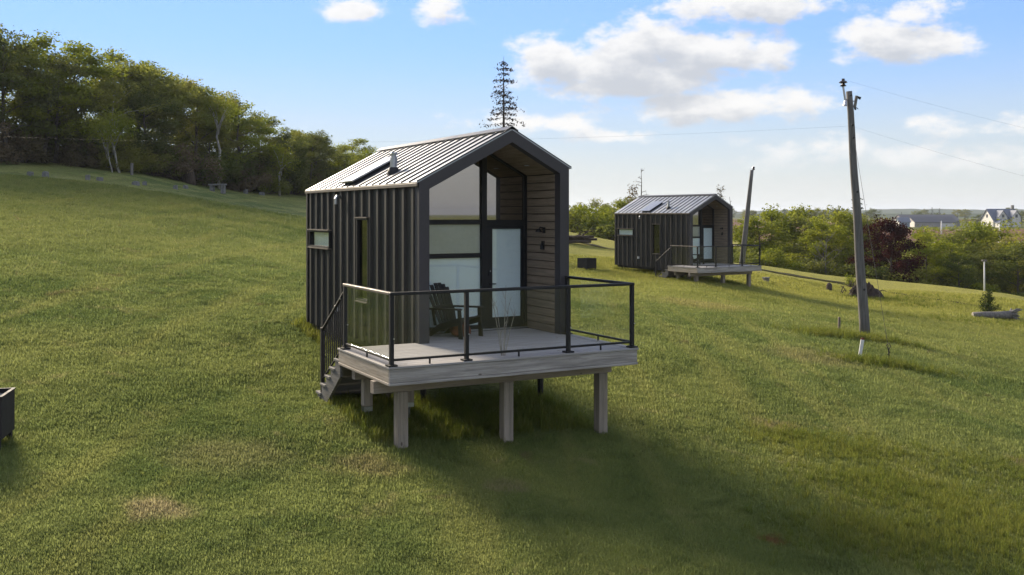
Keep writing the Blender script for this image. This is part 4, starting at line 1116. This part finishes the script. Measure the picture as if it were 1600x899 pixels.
for i, (px, top, d, key, kd) in enumerate(F1):
    x = (px - 800) / FPX * d; h = (HOR - top) / FPX * d - hz(x, d)
    plant(key, x, d, max(2.5, h), 'small far-off %s tree on the skyline, %s from the left' % (kd, ORD[i]), 'far trees on the skyline', 'far_tree', 'tree', i * 1.3, 1.25)

rg_ = random.Random(41); F2 = sorted((rg_.uniform(1080, 1610), rg_.choice([560, 625, 640, 815, 825, 830]), rg_.choice(['dark0', 'mid1', 'dark1', 'mid3', 'spruce', 'dark0'])) for _ in range(44))
for i, (px, d, key) in enumerate(F2):
    plant(key, (px - 800) / FPX * d, d, rg_.uniform(4.5, 9.5), 'tiny %s tree in the hedgerows beyond the farm, %s' % (KIND[key.rstrip('0123456789')].split()[0], place_word(px, i)), 'hedgerow trees beyond the farm', 'hedgerow_tree', 'tree', i * .9, 1.5)

# ------------------------------------------------------------------ utility poles and wires
def pole_root(name, px, py, d, label, group=None):
    x = (px - 800) / FPX * d; z = hz(x, d)
    return thing(name, label, 'utility pole', (x, d, z - .2), 0, group), x, d, z - .2
# main pole, leaning a little to the left
D0 = 31.5
gx, gy, gz = ground_at(1352, 527); D0 = gy
U, x0, y0, z0 = pole_root('utility_pole', 1352, 527, D0, 'tall weathered wooden utility pole leaning left at the right of the field')
def pz(px, py, d=None):
    d = d or D0; return Vector(((px - 800) / FPX * d - x0, d - y0, (HOR - py) / FPX * d - z0))
top = pz(1326.5, 143); foot = Vector((0, 0, 0))
n = 12; mb = MB(); mb.tube([foot.lerp(top, i / n) + Vector((.012 * math.sin(i * 1.3), 0, 0)) for i in range(n + 1)], [.172 - .075 * i / n for i in range(n + 1)], 14); mb.build('shaft', M['pole'], U, smooth=True)
mb = MB(); a, b = pz(1320.5, 162), pz(1316.5, 136); a.y -= .06; b.y -= .06
mb.tube([a, b], .035, 8); mb.tube([pz(1319.5, 166) + Vector((0, -.06, 0)), pz(1320.5, 158) + Vector((0, -.06, 0))], [.075, .05], 10); mb.tube([a + Vector((0, 0, .12)), a + Vector((.10, .06, .12))], .02, 6); mb.build('bracket', M['steel'], U)
mb = MB(); c = pz(1316.5, 136); c.y -= .06
mb.lathe([(.04, 0), (.11, .02), (.06, .07), (.05, .10), (.14, .13), (.10, .18), (.05, .20), (.05, .26)], 16, c); mb.build('insulator', M['ceramic'], U, smooth=False)
mb = MB(); a = pz(1333, 158); mb.tube([pz(1330, 159), pz(1336, 158)], .018, 6)
c0_, c1_ = pz(1335.5, 168), pz(1338.5, 150); mb.tube([c0_, c1_], [.05, .05], 10); br = mb.build('fuse_cutout', M['deadgrey'], U)
mb = MB(); mb.tube([c1_, pz(1340, 152), pz(1344.5, 154)], [.02, .035, .05], 8); mb.tube([c0_, pz(1337, 172)], .035, 8); mb.tube([pz(1338, 168), pz(1341, 171)], .012, 6); mb.build('terminal', M['black'], br)
for py in (150, 196, 216, 300, 452): 
    c = pz(np.interp(py, [143, 527], [1326.5, 1352]), py); mb = MB(); mb.lathe([(.02, 0), (.035, .005), (.035, .03), (.012, .045)], 8); mb.build('bolt', M['black'], U, c + Vector((0, -.125 - .07 * (py - 143) / 384, 0)), (R(90), 0, 0))
P_TOP = Vector((x0, y0, z0)) + pz(1316.5, 126) + Vector((0, -.06, 0)); P_NEU = Vector((x0, y0, z0)) + pz(1330, 197)
# second pole, behind the farther cabin, leaning right
V2 = [(1158, 418), (1175.5, 265)]; d2 = 62.0
U2, x2, y2, z2 = pole_root('utility_pole', 1158, 418, d2, 'bare grey pole leaning right beside the farther cabin deck')
mb = MB(); tp = Vector(((1175 - 800) / FPX * d2 - x2, 0, (HOR - 266) / FPX * d2 - z2)); mb.tube([Vector((0, 0, 0)).lerp(tp, i / 8) for i in range(9)], [.20 - .09 * i / 8 for i in range(9)], 12); mb.build('shaft', M['pole'], U2, smooth=True)
mb = MB(); mb.lathe([(.05, 0), (.10, .04), (.05, .10), (.10, .14), (.05, .22)], 12, tp + Vector((.10, 0, .0))); mb.build('insulator', M['ceramic'], U2)
# slim white poles: one at the edge of the trees, two along the lane
def lamp_pole(px, y_foot, y_top, d, rad, label):
    x = (px - 800) / FPX * d; zf = hz(x, d) - .3; zt = (HOR - y_top) / FPX * d
    P_ = thing('light_pole', label, 'pole', (x, d, zf), 0, 'slim pale poles')
    mb = MB(); mb.tube([(0, 0, 0), (0, 0, (zt - zf) * .5), (0, 0, zt - zf)], [rad * 1.2, rad, rad * .7], 8); s = mb.build('shaft', M['white_paint'], P_, smooth=True)
    mb = MB(); w = rad * 3; mb.box((-w, -.06, zt - zf - .12), (w, .06, zt - zf)); mb.build('head', M['deadgrey'], P_)
lamp_pole(1538, 462, 406, 68, .055, 'slim pale grey pole at the foot of the field-edge trees')
lamp_pole(1471, 372, 345, 300, .22, 'far white pole in front of the long barn')
lamp_pole(1562, 378, 350, 280, .20, 'far white pole below the white farmhouse')
def wire(name, a, b, sag, label, rad=.0017, n=28):
    mb = MB(); pts = []
    for i in range(n + 1):
        t = i / n; p = Vector(a).lerp(Vector(b), t); p.z -= sag * 4 * t * (1 - t); pts.append(p)
    o = mb; o.tube(pts, rad, 5); w = o.build(name, M['black']); tag(w, label, 'wire', 'overhead wires')
def W(px, py, d): return ((px - 800) / FPX * d, d, (HOR - py) / FPX * d)
wire('power_line', P_TOP + Vector((0, 0, .03)), W(2100, 300, 26), .25, 'upper power line running right from the top of the utility pole')
wire('power_line', P_NEU, W(2100, 385, 26), .25, 'lower power line running right from below the top of the utility pole')
wire('power_line', P_NEU, W(-500, 178, 46), .9, 'power line running left across the sky behind the foreground cabin', .0018)
ga = ground_at(1391, 571)
wire('guy_wire', Vector((x0, y0, z0)) + pz(1333, 205), Vector((ga[0] - .05, ga[1], ga[2] + .45)), .05, 'thin guy wire slanting down from the utility pole to its anchor', .006)
an = thing('guy_anchor', 'rusty guy anchor rod with looped wire standing in the grass', 'anchor', (ga[0], ga[1], ga[2] - .1))
mb = MB(); mb.tube([(0, 0, 0), (-.03, 0, .3), (-.05, 0, .52)], .016, 8); mb.build('rod', M['rusty_steel'], an)
mb = MB(); mb.tube([(-.05, 0, .50), (.02, .02, .58), (-.03, -.01, .68), (-.10, .01, .62), (-.05, 0, .52), (.0, .02, .42), (-.08, 0, .36)], .012, 6); mb.build('wire_loop', M['rusty_steel'], an)

# ------------------------------------------------------------------ small things in the field
g = ground_at(1311, 520); mb = MB(); hh = 23 / FPX * g[1] * 1.05
mb.prism([(-.035, -.15), (.035, -.15), (.035, hh - .02), (0, hh), (-.035, hh - .02)], 1, -.03, .03); o = mb.build('stake', M['brown_wood'], None, g, (0, R(1), 0)); tag(o, 'thin brown wooden stake upright left of the utility pole', 'stake')
g = ground_at(1343, 562); hh = 33 / FPX * g[1]
r = thing('stake', 'white-painted stake with rusty tip leaning in front of the utility pole', 'stake', g); r.rotation_euler = (0, R(9), 0)
box('shaft', r, (-.045, -.02, -.15), (.045, .02, hh * .9), M['white_paint']); box('tip', r, (-.042, -.018, hh * .9), (.042, .018, hh), M['rust'])
# firepits: steel boxes on four legs
def firepit(px, py, label, hgt, rz, side=.62):
    x, y, z = ground_at(px, py)
    F = thing('firepit', label, 'firepit', (x, y, z - .01), rz, 'steel firepit boxes')
    lo, s = hgt * .16, side / 2
    for nm, a, b in (('side_panel', (-s, -s, lo), (s, -s + .012, hgt)), ('side_panel', (-s, s - .012, lo), (s, s, hgt)), ('side_panel', (-s, -s + .013, lo), (-s + .012, s - .013, hgt)), ('side_panel', (s - .012, -s + .013, lo), (s, s - .013, hgt)),
                     ('bottom', (-s + .013, -s + .013, lo + .02), (s - .013, s - .013, lo + .04)), ('ash_bed', (-s + .02, -s + .02, hgt - .10), (s - .02, s - .02, hgt - .05))):
        box(nm, F, a, b, M['rusty_steel'] if nm != 'ash_bed' else M['stone'], .003)
    mb = MB()
    for a, b in (((-s - .012, -s - .012, hgt), (s + .012, -s + .03, hgt + .014)), ((-s - .012, s - .03, hgt), (s + .012, s + .012, hgt + .014)), ((-s - .012, -s + .031, hgt), (-s + .03, s - .031, hgt + .014)), ((s - .03, -s + .031, hgt), (s + .012, s - .031, hgt + .014))): mb.box(a, b)
    mb.build('rim', M['rusty_steel'], F)
    for sx in (-1, 1):
        for sy in (-1, 1): box('leg', F, (sx * (s - .05) - .03, sy * (s - .05) - .03, -.08), (sx * (s - .05) + .03, sy * (s - .05) + .03, lo - .002), M['rusty_steel'], .004)
firepit(-31, 700, 'dark steel firepit box cut off at the left edge of the picture', .64, R(14), .66)
firepit(917, 422, 'small rusty steel firepit box on the lawn left of the farther cabin', .66, R(38), .78)
# electrical box, small stump, soil mound, log, spruce sapling, brush pile
g = ground_at(1197, 441); bx = thing('utility_box', 'small grey-topped box on the grass right of the farther deck', 'box', g, R(20)); box('body', bx, (-.14, -.12, -.05), (.14, .12, .20), M['deadgrey']); box('lid', bx, (-.17, -.15, .2005), (.17, .15, .27), M['stone'])
g = ground_at(1295, 455); mb = MB(); mb.tube([(0, 0, -.1), (.01, 0, .12), (.03, .02, .36), (.0, .0, .46)], [.22, .18, .16, .07], 10); o = mb.build('stump', M['deadbark'], None, g, smooth=True); tag(o, 'short dark tree stump left of the soil mound', 'stump')
g = ground_at(1345, 466)
mn = thing('root_mound', 'heap of dark soil and torn roots behind the utility pole', 'mound', g); mn.scale = (1.05, 1.0, 1.25)
def heap(nx, ny, sx, sy, fn, mat, parent, name):
    v, f = [], []
    for j in range(ny + 1):
        for i in range(nx + 1):
            a, b_ = -1 + 2 * i / nx, -1 + 2 * j / ny; v.append((a * sx, b_ * sy, fn(a, b_)))
    for j in range(ny):
        for i in range(nx): q = j * (nx + 1) + i; f.append((q, q + 1, q + nx + 2, q + nx + 1))
    mb = MB(); mb.add(v, f); return mb.build(name, mat, parent)
rg = random.Random(3); bl = [(rg.uniform(-.7, .75), rg.uniform(-.5, .5), rg.uniform(.12, .3), rg.uniform(.15, .5)) for _ in range(22)]
heap(44, 24, 1.35, .9, lambda a, b_: -.25 + 1.0 * max(0, 1 - a * a - b_ * b_) ** .6 * (.55 + .3 * a) + sum(h_ * .5 * math.exp(-((a - x) ** 2 + (b_ - y) ** 2) / (w * w * .35)) for x, y, w, h_ in bl) * max(0, 1 - a * a - b_ * b_) ** .5, M['soil'], mn, 'soil')
mb = MB()
for i in range(26):
    a = rg.uniform(-1.1, 1.1); p = Vector((a, rg.uniform(-.6, .2), .25 + .25 * (1 - abs(a)))); e = p + Vector((rg.uniform(-.5, .5), rg.uniform(-.3, .1), rg.uniform(-.2, .35)))
    mb.tube([p, p.lerp(e, .5) + Vector((0, 0, .06)), e], [.03, .022, .008], 5)
mb.tube([(-1.1, -.2, .05), (-1.5, -.25, .12), (-1.8, -.2, .02)], [.07, .05, .02], 6); mb.build('roots', M['deadbark'], mn)
sp_, sc_ = bush(301, .9, .5, M['leaf_lime'], 700, .07)
g2 = ground_at(1329, 449); r = thing('sapling', 'lone leafy lime-green sapling behind the root mound', 'sapling', g2); link('stems', sp_, r); link('foliage', sc_, r)
g = ground_at(1550, 499)
lg = thing('log', 'grey fallen log with torn root end lying in the far right field', 'log', g, R(-8))
mb = MB(); mb.tube([(-.85, 0, .16), (-.3, .02, .18), (.3, 0, .18), (.8, -.02, .20)], [.15, .16, .17, .2], 12); mb.build('trunk', M['deadgrey'], lg, smooth=True)
mb = MB(); mb.lathe([(.02, 0), (.148, .001), (.148, .012), (.02, .013)], 14); mb.build('cut_face', M['twig'], lg, (-.865, 0, .16), (0, R(90), 0))
mb = MB()
for i in range(18):
    a = rg.uniform(0, 6.28); mb.tube([(.7, 0, .22), (.85 + rg.uniform(0, .15), .16 * math.cos(a), .24 + .16 * math.sin(a)), (1.0 + rg.uniform(-.1, .35), .34 * math.cos(a), max(0, .24 + .34 * math.sin(a)))], [.11, .07, .02], 6)
mb.build('roots', M['deadgrey'], lg, smooth=True)
g = ground_at(1549, 494); t_, n_ = spruce(310, 1.25, .62, M['needle_young'], M['bark'], .8, -.7, 0, .6)
r = thing('spruce_sapling', 'young spruce sapling growing behind the fallen log', 'sapling', (g[0], g[1] + .3, hz(g[0], g[1] + .3))); link('trunk', t_, r); link('needles', n_, r)
g = ground_at(900, 381); br_ = thing('brush_pile', 'pile of dark logs and branches beside the foreground cabin wall at the field edge', 'brush pile', g)
for i in range(9):
    a = rg.uniform(-.5, .5); L = rg.uniform(1.2, 2.4); y = rg.uniform(-.4, .4); zz = .12 + .16 * (i // 3)
    mb = MB(); mb.tube([(-L / 2 + a, y - .2, zz), (a, y, zz + .04), (L / 2 + a, y + .2, zz + rg.uniform(-.05, .1))], [.10, .11, .08], 8); mb.build('log', M['deadbark'], br_, smooth=True)
for i in range(5):
    mb = MB(); mb.tube([(rg.uniform(-.6, .4), rg.uniform(-.2, .2), .4), (rg.uniform(.2, .9), 0, .8), (rg.uniform(.6, 1.7), 0, rg.uniform(.8, 1.25))], [.05, .035, .015], 6); mb.build('branch', M['deadbark'], br_)
# grey blocks and posts below the hillside wood
blk = [(47, 276, .30, .42), (71, 277, .34, .46), (137, 281, .32, .44), (156, 283, .30, .34), (212, 289, .50, .36), (226, 290, .30, .36), (274, 296, .32, .42), (290, 295, .30, .36), (384, 303, .30, .50), (409, 305, .50, .40)]
for i, (px, py, w, h) in enumerate(blk):
    g = ground_at(px, py); rg2 = random.Random(i); mb = MB(); w *= .8; h *= .8; c_ = [(-w / 2, 0), (w / 2, 0), (w / 2 * rg2.uniform(.8, 1), h * rg2.uniform(.85, 1)), (0, h * rg2.uniform(.95, 1.1)), (-w / 2 * rg2.uniform(.8, 1), h * rg2.uniform(.8, 1))]
    mb.prism([(x, z - .06) for x, z in c_], 1, -.16, .16); o = mb.build('stone_block', M['stone'], None, g, (0, 0, rg2.uniform(-.6, .6)))
    tag(o, 'small grey stone block below the hillside wood, %s from the left' % ORD[i], 'stone', 'stone blocks below the wood')
g = ground_at(340, 301); bn = thing('stone_bench', 'low grey stone bench at the wood edge below the crooked birch', 'bench', g, R(-12))
box('slab', bn, (-.65, -.2, .5), (.65, .2, .62), M['stone'], .02); box('leg', bn, (-.55, -.17, -.1), (-.30, .17, .499), M['stone'], .02); box('leg', bn, (.32, -.17, -.1), (.57, .17, .499), M['stone'], .02)
g = ground_at(298, 288); mb = MB(); mb.tube([(0, 0, -.1), (0, 0, .5), (-.05, 0, .95), (-.12, 0, 1.15)], [.42, .36, .30, .18], 9); o = mb.build('stump', M['deadbark'], None, g, smooth=True); tag(o, 'thick dark stump with slanted top at the wood edge, left of the stone bench', 'stump')
g = ground_at(206, 274); mb = MB(); mb.tube([(0, 0, -.2), (0, 0, .4), (.01, 0, .82)], [.11, .10, .10], 9); o = mb.build('fence_post', M['deadgrey'], None, g); tag(o, 'grey wooden fence post at the wood edge right of the slender birch', 'post')

# ------------------------------------------------------------------ the farm far off
M['barn_wall'] = painted('barn_wall', (.30, .28, .27), .8, 0, .2, .3); M['barn_roof'] = painted('barn_roof', (.10, .10, .115), .6, .2, .15, .2)
M['barn_white'] = painted('barn_white', (.62, .60, .56), .7, 0, .1, .3); M['blue_wall'] = painted('blue_barn_wall', (.20, .26, .34), .7, 0, .1, .3)
M['slate'] = painted('slate_roof', (.12, .14, .19), .6, 0, .12, .5); M['win'] = painted('far_window', (.04, .05, .06), .15, 0, .1)
def gable(root, cx, cy, w, dpt, hw, hr, wall, roof, along='x', over=.4, z=0):
    """simple gabled volume; ridge along x or y"""
    mb = MB(); rf = MB()
    if along == 'x':
        mb.prism([(cy - dpt / 2, z), (cy + dpt / 2, z), (cy + dpt / 2, z + hw), (cy, z + hr), (cy - dpt / 2, z + hw)], 0, cx - w / 2, cx + w / 2)
        s = (hr - hw) / (dpt / 2); e = dpt / 2 + over
        rf.prism([(cy - e, z + hr - s * e + .08), (cy, z + hr + .08), (cy + e, z + hr - s * e + .08), (cy + e, z + hr - s * e + .28), (cy, z + hr + .3), (cy - e, z + hr - s * e + .28)], 0, cx - w / 2 - over, cx + w / 2 + over)
    else:
        mb.prism([(cx - w / 2, z), (cx + w / 2, z), (cx + w / 2, z + hw), (cx, z + hr), (cx - w / 2, z + hw)], 1, cy - dpt / 2, cy + dpt / 2)
        s = (hr - hw) / (w / 2); e = w / 2 + over
        rf.prism([(cx - e, z + hr - s * e + .08), (cx, z + hr + .08), (cx + e, z + hr - s * e + .08), (cx + e, z + hr - s * e + .28), (cx, z + hr + .3), (cx - e, z + hr - s * e + .28)], 1, cy - dpt / 2 - over, cy + dpt / 2 + over)
    mb.build('wall', wall, root); return rf.build('roof', roof, root)
def far_root(name, px, py, d, rz, label, cat):
    x = (px - 800) / FPX * d; return thing(name, label, cat, (x, d, hz(x, d) - .2 + .2), rz)
d = 425; u = d / FPX                                     # metres to a pixel of the photograph there
b1 = far_root('barn', 1446, 350, d + 12, 0, 'long low grey barn with dark roof among far fields', 'barn'); gable(b1, 0, 0, 88 * u, 14, 2.6, 5.2, M['barn_wall'], M['barn_roof'])
b2 = far_root('barn', 1450, 352, d, R(4), 'brown-grey shed with light gable in front of the long barn', 'barn'); gable(b2, 1.2, 0, 66 * u, 9, 2.2, 4.4, M['barn_wall'], M['barn_roof'])
box('gable_end', b2, (1.2 - 33 * u - .12, -4.2, 0), (1.2 - 33 * u - .01, 4.2, 2.6), M['barn_white'], 0); box('door', b2, (4, -4.62, 0), (9.5, -4.51, 1.8), M['barn_white'], 0)
b3 = far_root('barn', 1411, 353, d - 6, R(-8), 'small blue shed with white gable left of the barns', 'barn'); gable(b3, 0, 0, 15 * u, 6, 2.4, 4.2, M['blue_wall'], M['slate']); box('gable_end', b3, (-7.5 * u - .12, -2.9, 0), (-7.5 * u - .01, 2.9, 2.6), M['barn_white'], 0)
hs = far_root('farmhouse', 1563, 357, 400, R(6), 'white farmhouse with steep slate roof and front dormers on the far rise', 'house'); u = 400 / FPX
rf = gable(hs, 0, 0, 44 * u, 8.5, 3.2, 7.4, M['barn_white'], M['slate'])
for cx in (-2.4, 3.4): gable(hs, cx, -3.6, 3.6, 4.0, 4.4, 6.8, M['barn_white'], M['slate'], 'y', .25)
gable(hs, -3.2, -6.2, 4.4, 4.0, 2.0, 3.3, M['barn_white'], M['slate'], 'y', .25)
box('chimney', rf, (4.9, -.5, 6.6), (5.7, .4, 9.2), M['stone'], 0)
for cx, z in ((-2.4, 4.1), (3.4, 4.1)):
    w = box('window', hs, (cx - .5, -5.66, z), (cx + .5, -5.605, z + 1.3), M['win'], 0)
for cx in (.5, 2.6, 4.6): box('window', hs, (cx - .5, -4.33, .9), (cx + .5, -4.255, 2.3), M['win'], 0)
box('window', hs, (-3.7, -8.26, .6), (-2.7, -8.205, 1.6), M['win'], 0)
for cy in (-2.0, 1.6): box('window', hs, (-22 * u - .08, cy - .5, .9), (-22 * u - .005, cy + .5, 2.3), M['win'], 0)
box('window', hs, (-22 * u - .08, -.5, 4.1), (-22 * u - .005, .5, 5.4), M['win'], 0)

# ------------------------------------------------------------------ grass
def tuft(seed, n, h, spread, width, mat):
    rng = np.random.default_rng(seed); v, f = [], []
    for i in range(n):
        a = rng.uniform(0, 6.28); q = spread * math.sqrt(rng.random()); x, y = q * math.cos(a), q * math.sin(a)
        hh = h * rng.uniform(.5, 1.25); b = rng.uniform(0, 6.28); ln = hh * rng.uniform(.15, .9); dx, dy = math.cos(b) * ln, math.sin(b) * ln
        wx, wy = -math.sin(b) * width / 2, math.cos(b) * width / 2; o = len(v)
        v += [(x - wx, y - wy, -.01), (x + wx, y + wy, -.01), (x + dx * .4 + wx * .8, y + dy * .4 + wy * .8, hh * .62), (x + dx * .4 - wx * .8, y + dy * .4 - wy * .8, hh * .62), (x + dx, y + dy, hh * (.75 + .25 * rng.random()))]
        f += [(o, o + 1, o + 2, o + 3), (o + 3, o + 2, o + 4)]
    me = bpy.data.meshes.new('tuft'); me.from_pydata(v, [], f); me.materials.append(mat)
    return bpy.data.objects.new('tuft', me)
def scatter(name, pts, scl, tufts, label, cat, seed):
    """one object whose geometry nodes set a tuft on every point"""
    rng = np.random.default_rng(seed)
    me = bpy.data.meshes.new(name); me.vertices.add(len(pts)); me.vertices.foreach_set('co', np.asarray(pts, np.float32).ravel())
    rot = np.stack([rng.normal(size=len(pts)) * .08, rng.normal(size=len(pts)) * .08, rng.uniform(0, 6.28, len(pts))], 1)
    at = me.attributes.new('turn', 'FLOAT_VECTOR', 'POINT'); at.data.foreach_set('vector', rot.astype(np.float32).ravel())
    at = me.attributes.new('size', 'FLOAT', 'POINT'); at.data.foreach_set('value', np.asarray(scl, np.float32))
    at = me.attributes.new('which', 'INT', 'POINT'); at.data.foreach_set('value', rng.integers(0, len(tufts), len(pts)).astype(np.int32))
    o = link(name, me); tag(o, label, cat, kind='stuff')
    g = bpy.data.node_groups.new(name + '_nodes', 'GeometryNodeTree')
    g.interface.new_socket('Geometry', in_out='INPUT', socket_type='NodeSocketGeometry'); g.interface.new_socket('Geometry', in_out='OUTPUT', socket_type='NodeSocketGeometry')
    N = g.nodes; L = g.links; gi = N.new('NodeGroupInput'); go = N.new('NodeGroupOutput')
    def attr(nm, typ): a = N.new('GeometryNodeInputNamedAttribute'); a.data_type = typ; a.inputs[0].default_value = nm; return a.outputs[0]
    join = N.new('GeometryNodeJoinGeometry')
    for i, t in enumerate(tufts):
        oi = N.new('GeometryNodeObjectInfo'); oi.inputs['Object'].default_value = t
        ip = N.new('GeometryNodeInstanceOnPoints'); L.new(gi.outputs[0], ip.inputs['Points']); L.new(oi.outputs['Geometry'], ip.inputs['Instance'])
        cmp_ = N.new('FunctionNodeCompare'); cmp_.data_type = 'INT'; cmp_.operation = 'EQUAL'
        ins = [s for s in cmp_.inputs if s.type == 'INT']; L.new(attr('which', 'INT'), ins[0]); ins[1].default_value = i
        L.new(cmp_.outputs[0], ip.inputs['Selection'])
        L.new(attr('turn', 'FLOAT_VECTOR'), ip.inputs['Rotation']); L.new(attr('size', 'FLOAT'), ip.inputs['Scale'])
        L.new(ip.outputs[0], join.inputs[0])
    L.new(join.outputs[0], go.inputs[0])
    o.modifiers.new('grass', 'NODES').node_group = g
    return o
rng = np.random.default_rng(9)
def uv_of(X, Y, th, org):
    dx, dy = X - org.x, Y - org.y; return dx * math.cos(th) + dy * math.sin(th), -dx * math.sin(th) + dy * math.cos(th)
N_L = 170000
q = rng.random(N_L); r_ = 7.0 * (62.0 / 7.0) ** (q ** .92)
a_ = rng.uniform(-.62, .62, N_L); X, Y = r_ * np.sin(a_), r_ * np.cos(a_)
u_, v_ = uv_of(X, Y, TH1, O1); keep = ~((u_ > FU + .3) & (u_ < FU + WC - .3) & (v_ > FV + .6) & (v_ < FV + LC - .4))
X, Y, r_ = X[keep], Y[keep], r_[keep]
pts = np.stack([X, Y, H(X, Y)], 1); scl = np.clip((r_ / 11.0) ** .6, .8, 2.8) * rng.uniform(.75, 1.25, len(X))
scatter('lawn_grass', pts, scl, [tuft(i, 34, .032, .16, .0075, M['blade']) for i in range(4)], 'short mown grass covering the sloping field', 'grass', 1)
# longer unmown grass: under the decks, round poles and stakes, and in drifts at the lower right
P_ = []; S_ = []
def clump(cx, cy, rx, ry, n, s0, s1):
    a = rng.normal(size=(n, 2)); P_.append(np.stack([cx + a[:, 0] * rx, cy + a[:, 1] * ry], 1)); S_.append(rng.uniform(s0, s1, n))
def uvclump(th, org, u0, u1, v0, v1, n, s0, s1):
    u = rng.uniform(u0, u1, n); v = rng.uniform(v0, v1, n)
    P_.append(np.stack([org.x + u * math.cos(th) - v * math.sin(th), org.y + u * math.sin(th) + v * math.cos(th)], 1)); S_.append(rng.uniform(s0, s1, n))
uvclump(TH1, O1, .0, WD - .2, .75, FV + .8, 1300, .35, .9); uvclump(TH1, O1, FU - .15, FU + .1, FV + 1.4, FV + LC + .3, 130, .5, 1.0); uvclump(TH1, O1, FU - .2, FU + 1.2, FV + LC - .1, FV + LC + .5, 60, .5, 1.2)
uvclump(TH2, O2, -.1, WD, .5, FV, 400, .3, .7); uvclump(TH2, O2, FU - .25, FU + .2, FV, FV + LC, 160, .5, 1.1)
for px, py, rx, ry, n in ((1350, 532, .9, .35, 420), (1312, 527, .8, .35, 260), (1385, 574, .8, .28, 330), (1420, 470, 2.0, 1.2, 250), (1520, 505, 2.2, .9, 220), (1370, 470, .8, .5, 120), (1440, 480, 1.6, .8, 150)):
    g = ground_at(px, py); clump(g[0], g[1], rx, ry, n, .45, 1.05)
for px, py, rx, ry, n in ((1310, 705, .7, .5, 520), (1390, 760, .9, .5, 600), (1470, 800, .9, .6, 700), (1560, 830, .7, .6, 600), (1430, 860, .9, .4, 500), (1540, 740, .8, .6, 400), (1220, 690, .4, .3, 160), (1350, 830, .7, .4, 300)):
    g = ground_at(px, py); clump(g[0], g[1], rx, ry, n, .28, .62)
q = rng.random(1300); rr = 7.5 * (45 / 7.5) ** (q ** .8); aa = rng.uniform(-.6, .6, 1300)      # coarser weeds and missed blades all over the lawn
P_.append(np.stack([rr * np.sin(aa), rr * np.cos(aa)], 1)); S_.append(rng.uniform(.15, .34, 1300))
XY = np.concatenate(P_); sz = np.concatenate(S_)
scatter('tall_grass', np.stack([XY[:, 0], XY[:, 1], H(XY[:, 0], XY[:, 1])], 1), sz, [tuft(50 + i, 16, .30, .09, .010, M['blade_tall']) for i in range(3)], 'longer unmown grass under the decks and round the poles', 'grass', 2)

# ------------------------------------------------------------------ air
HAZE = 0.00014
hm = bpy.data.materials.new('haze'); hm.use_nodes = True; k = NT(hm.node_tree); k.n.clear()
pv = k.node('ShaderNodeVolumePrincipled'); pv.inputs['Color'].default_value = (.80, .88, 1.0, 1); pv.inputs['Density'].default_value = HAZE; pv.inputs['Anisotropy'].default_value = .25
om = k.node('ShaderNodeOutputMaterial'); k.l.new(pv.outputs[0], om.inputs['Volume'])
USE_HAZE = True
if USE_HAZE:
    o = box('haze', None, (-9500, -9500, -80), (9500, 9500, 60), hm, 0); tag(o, kind='stuff', label='pale air haze over the whole place', cat='haze')
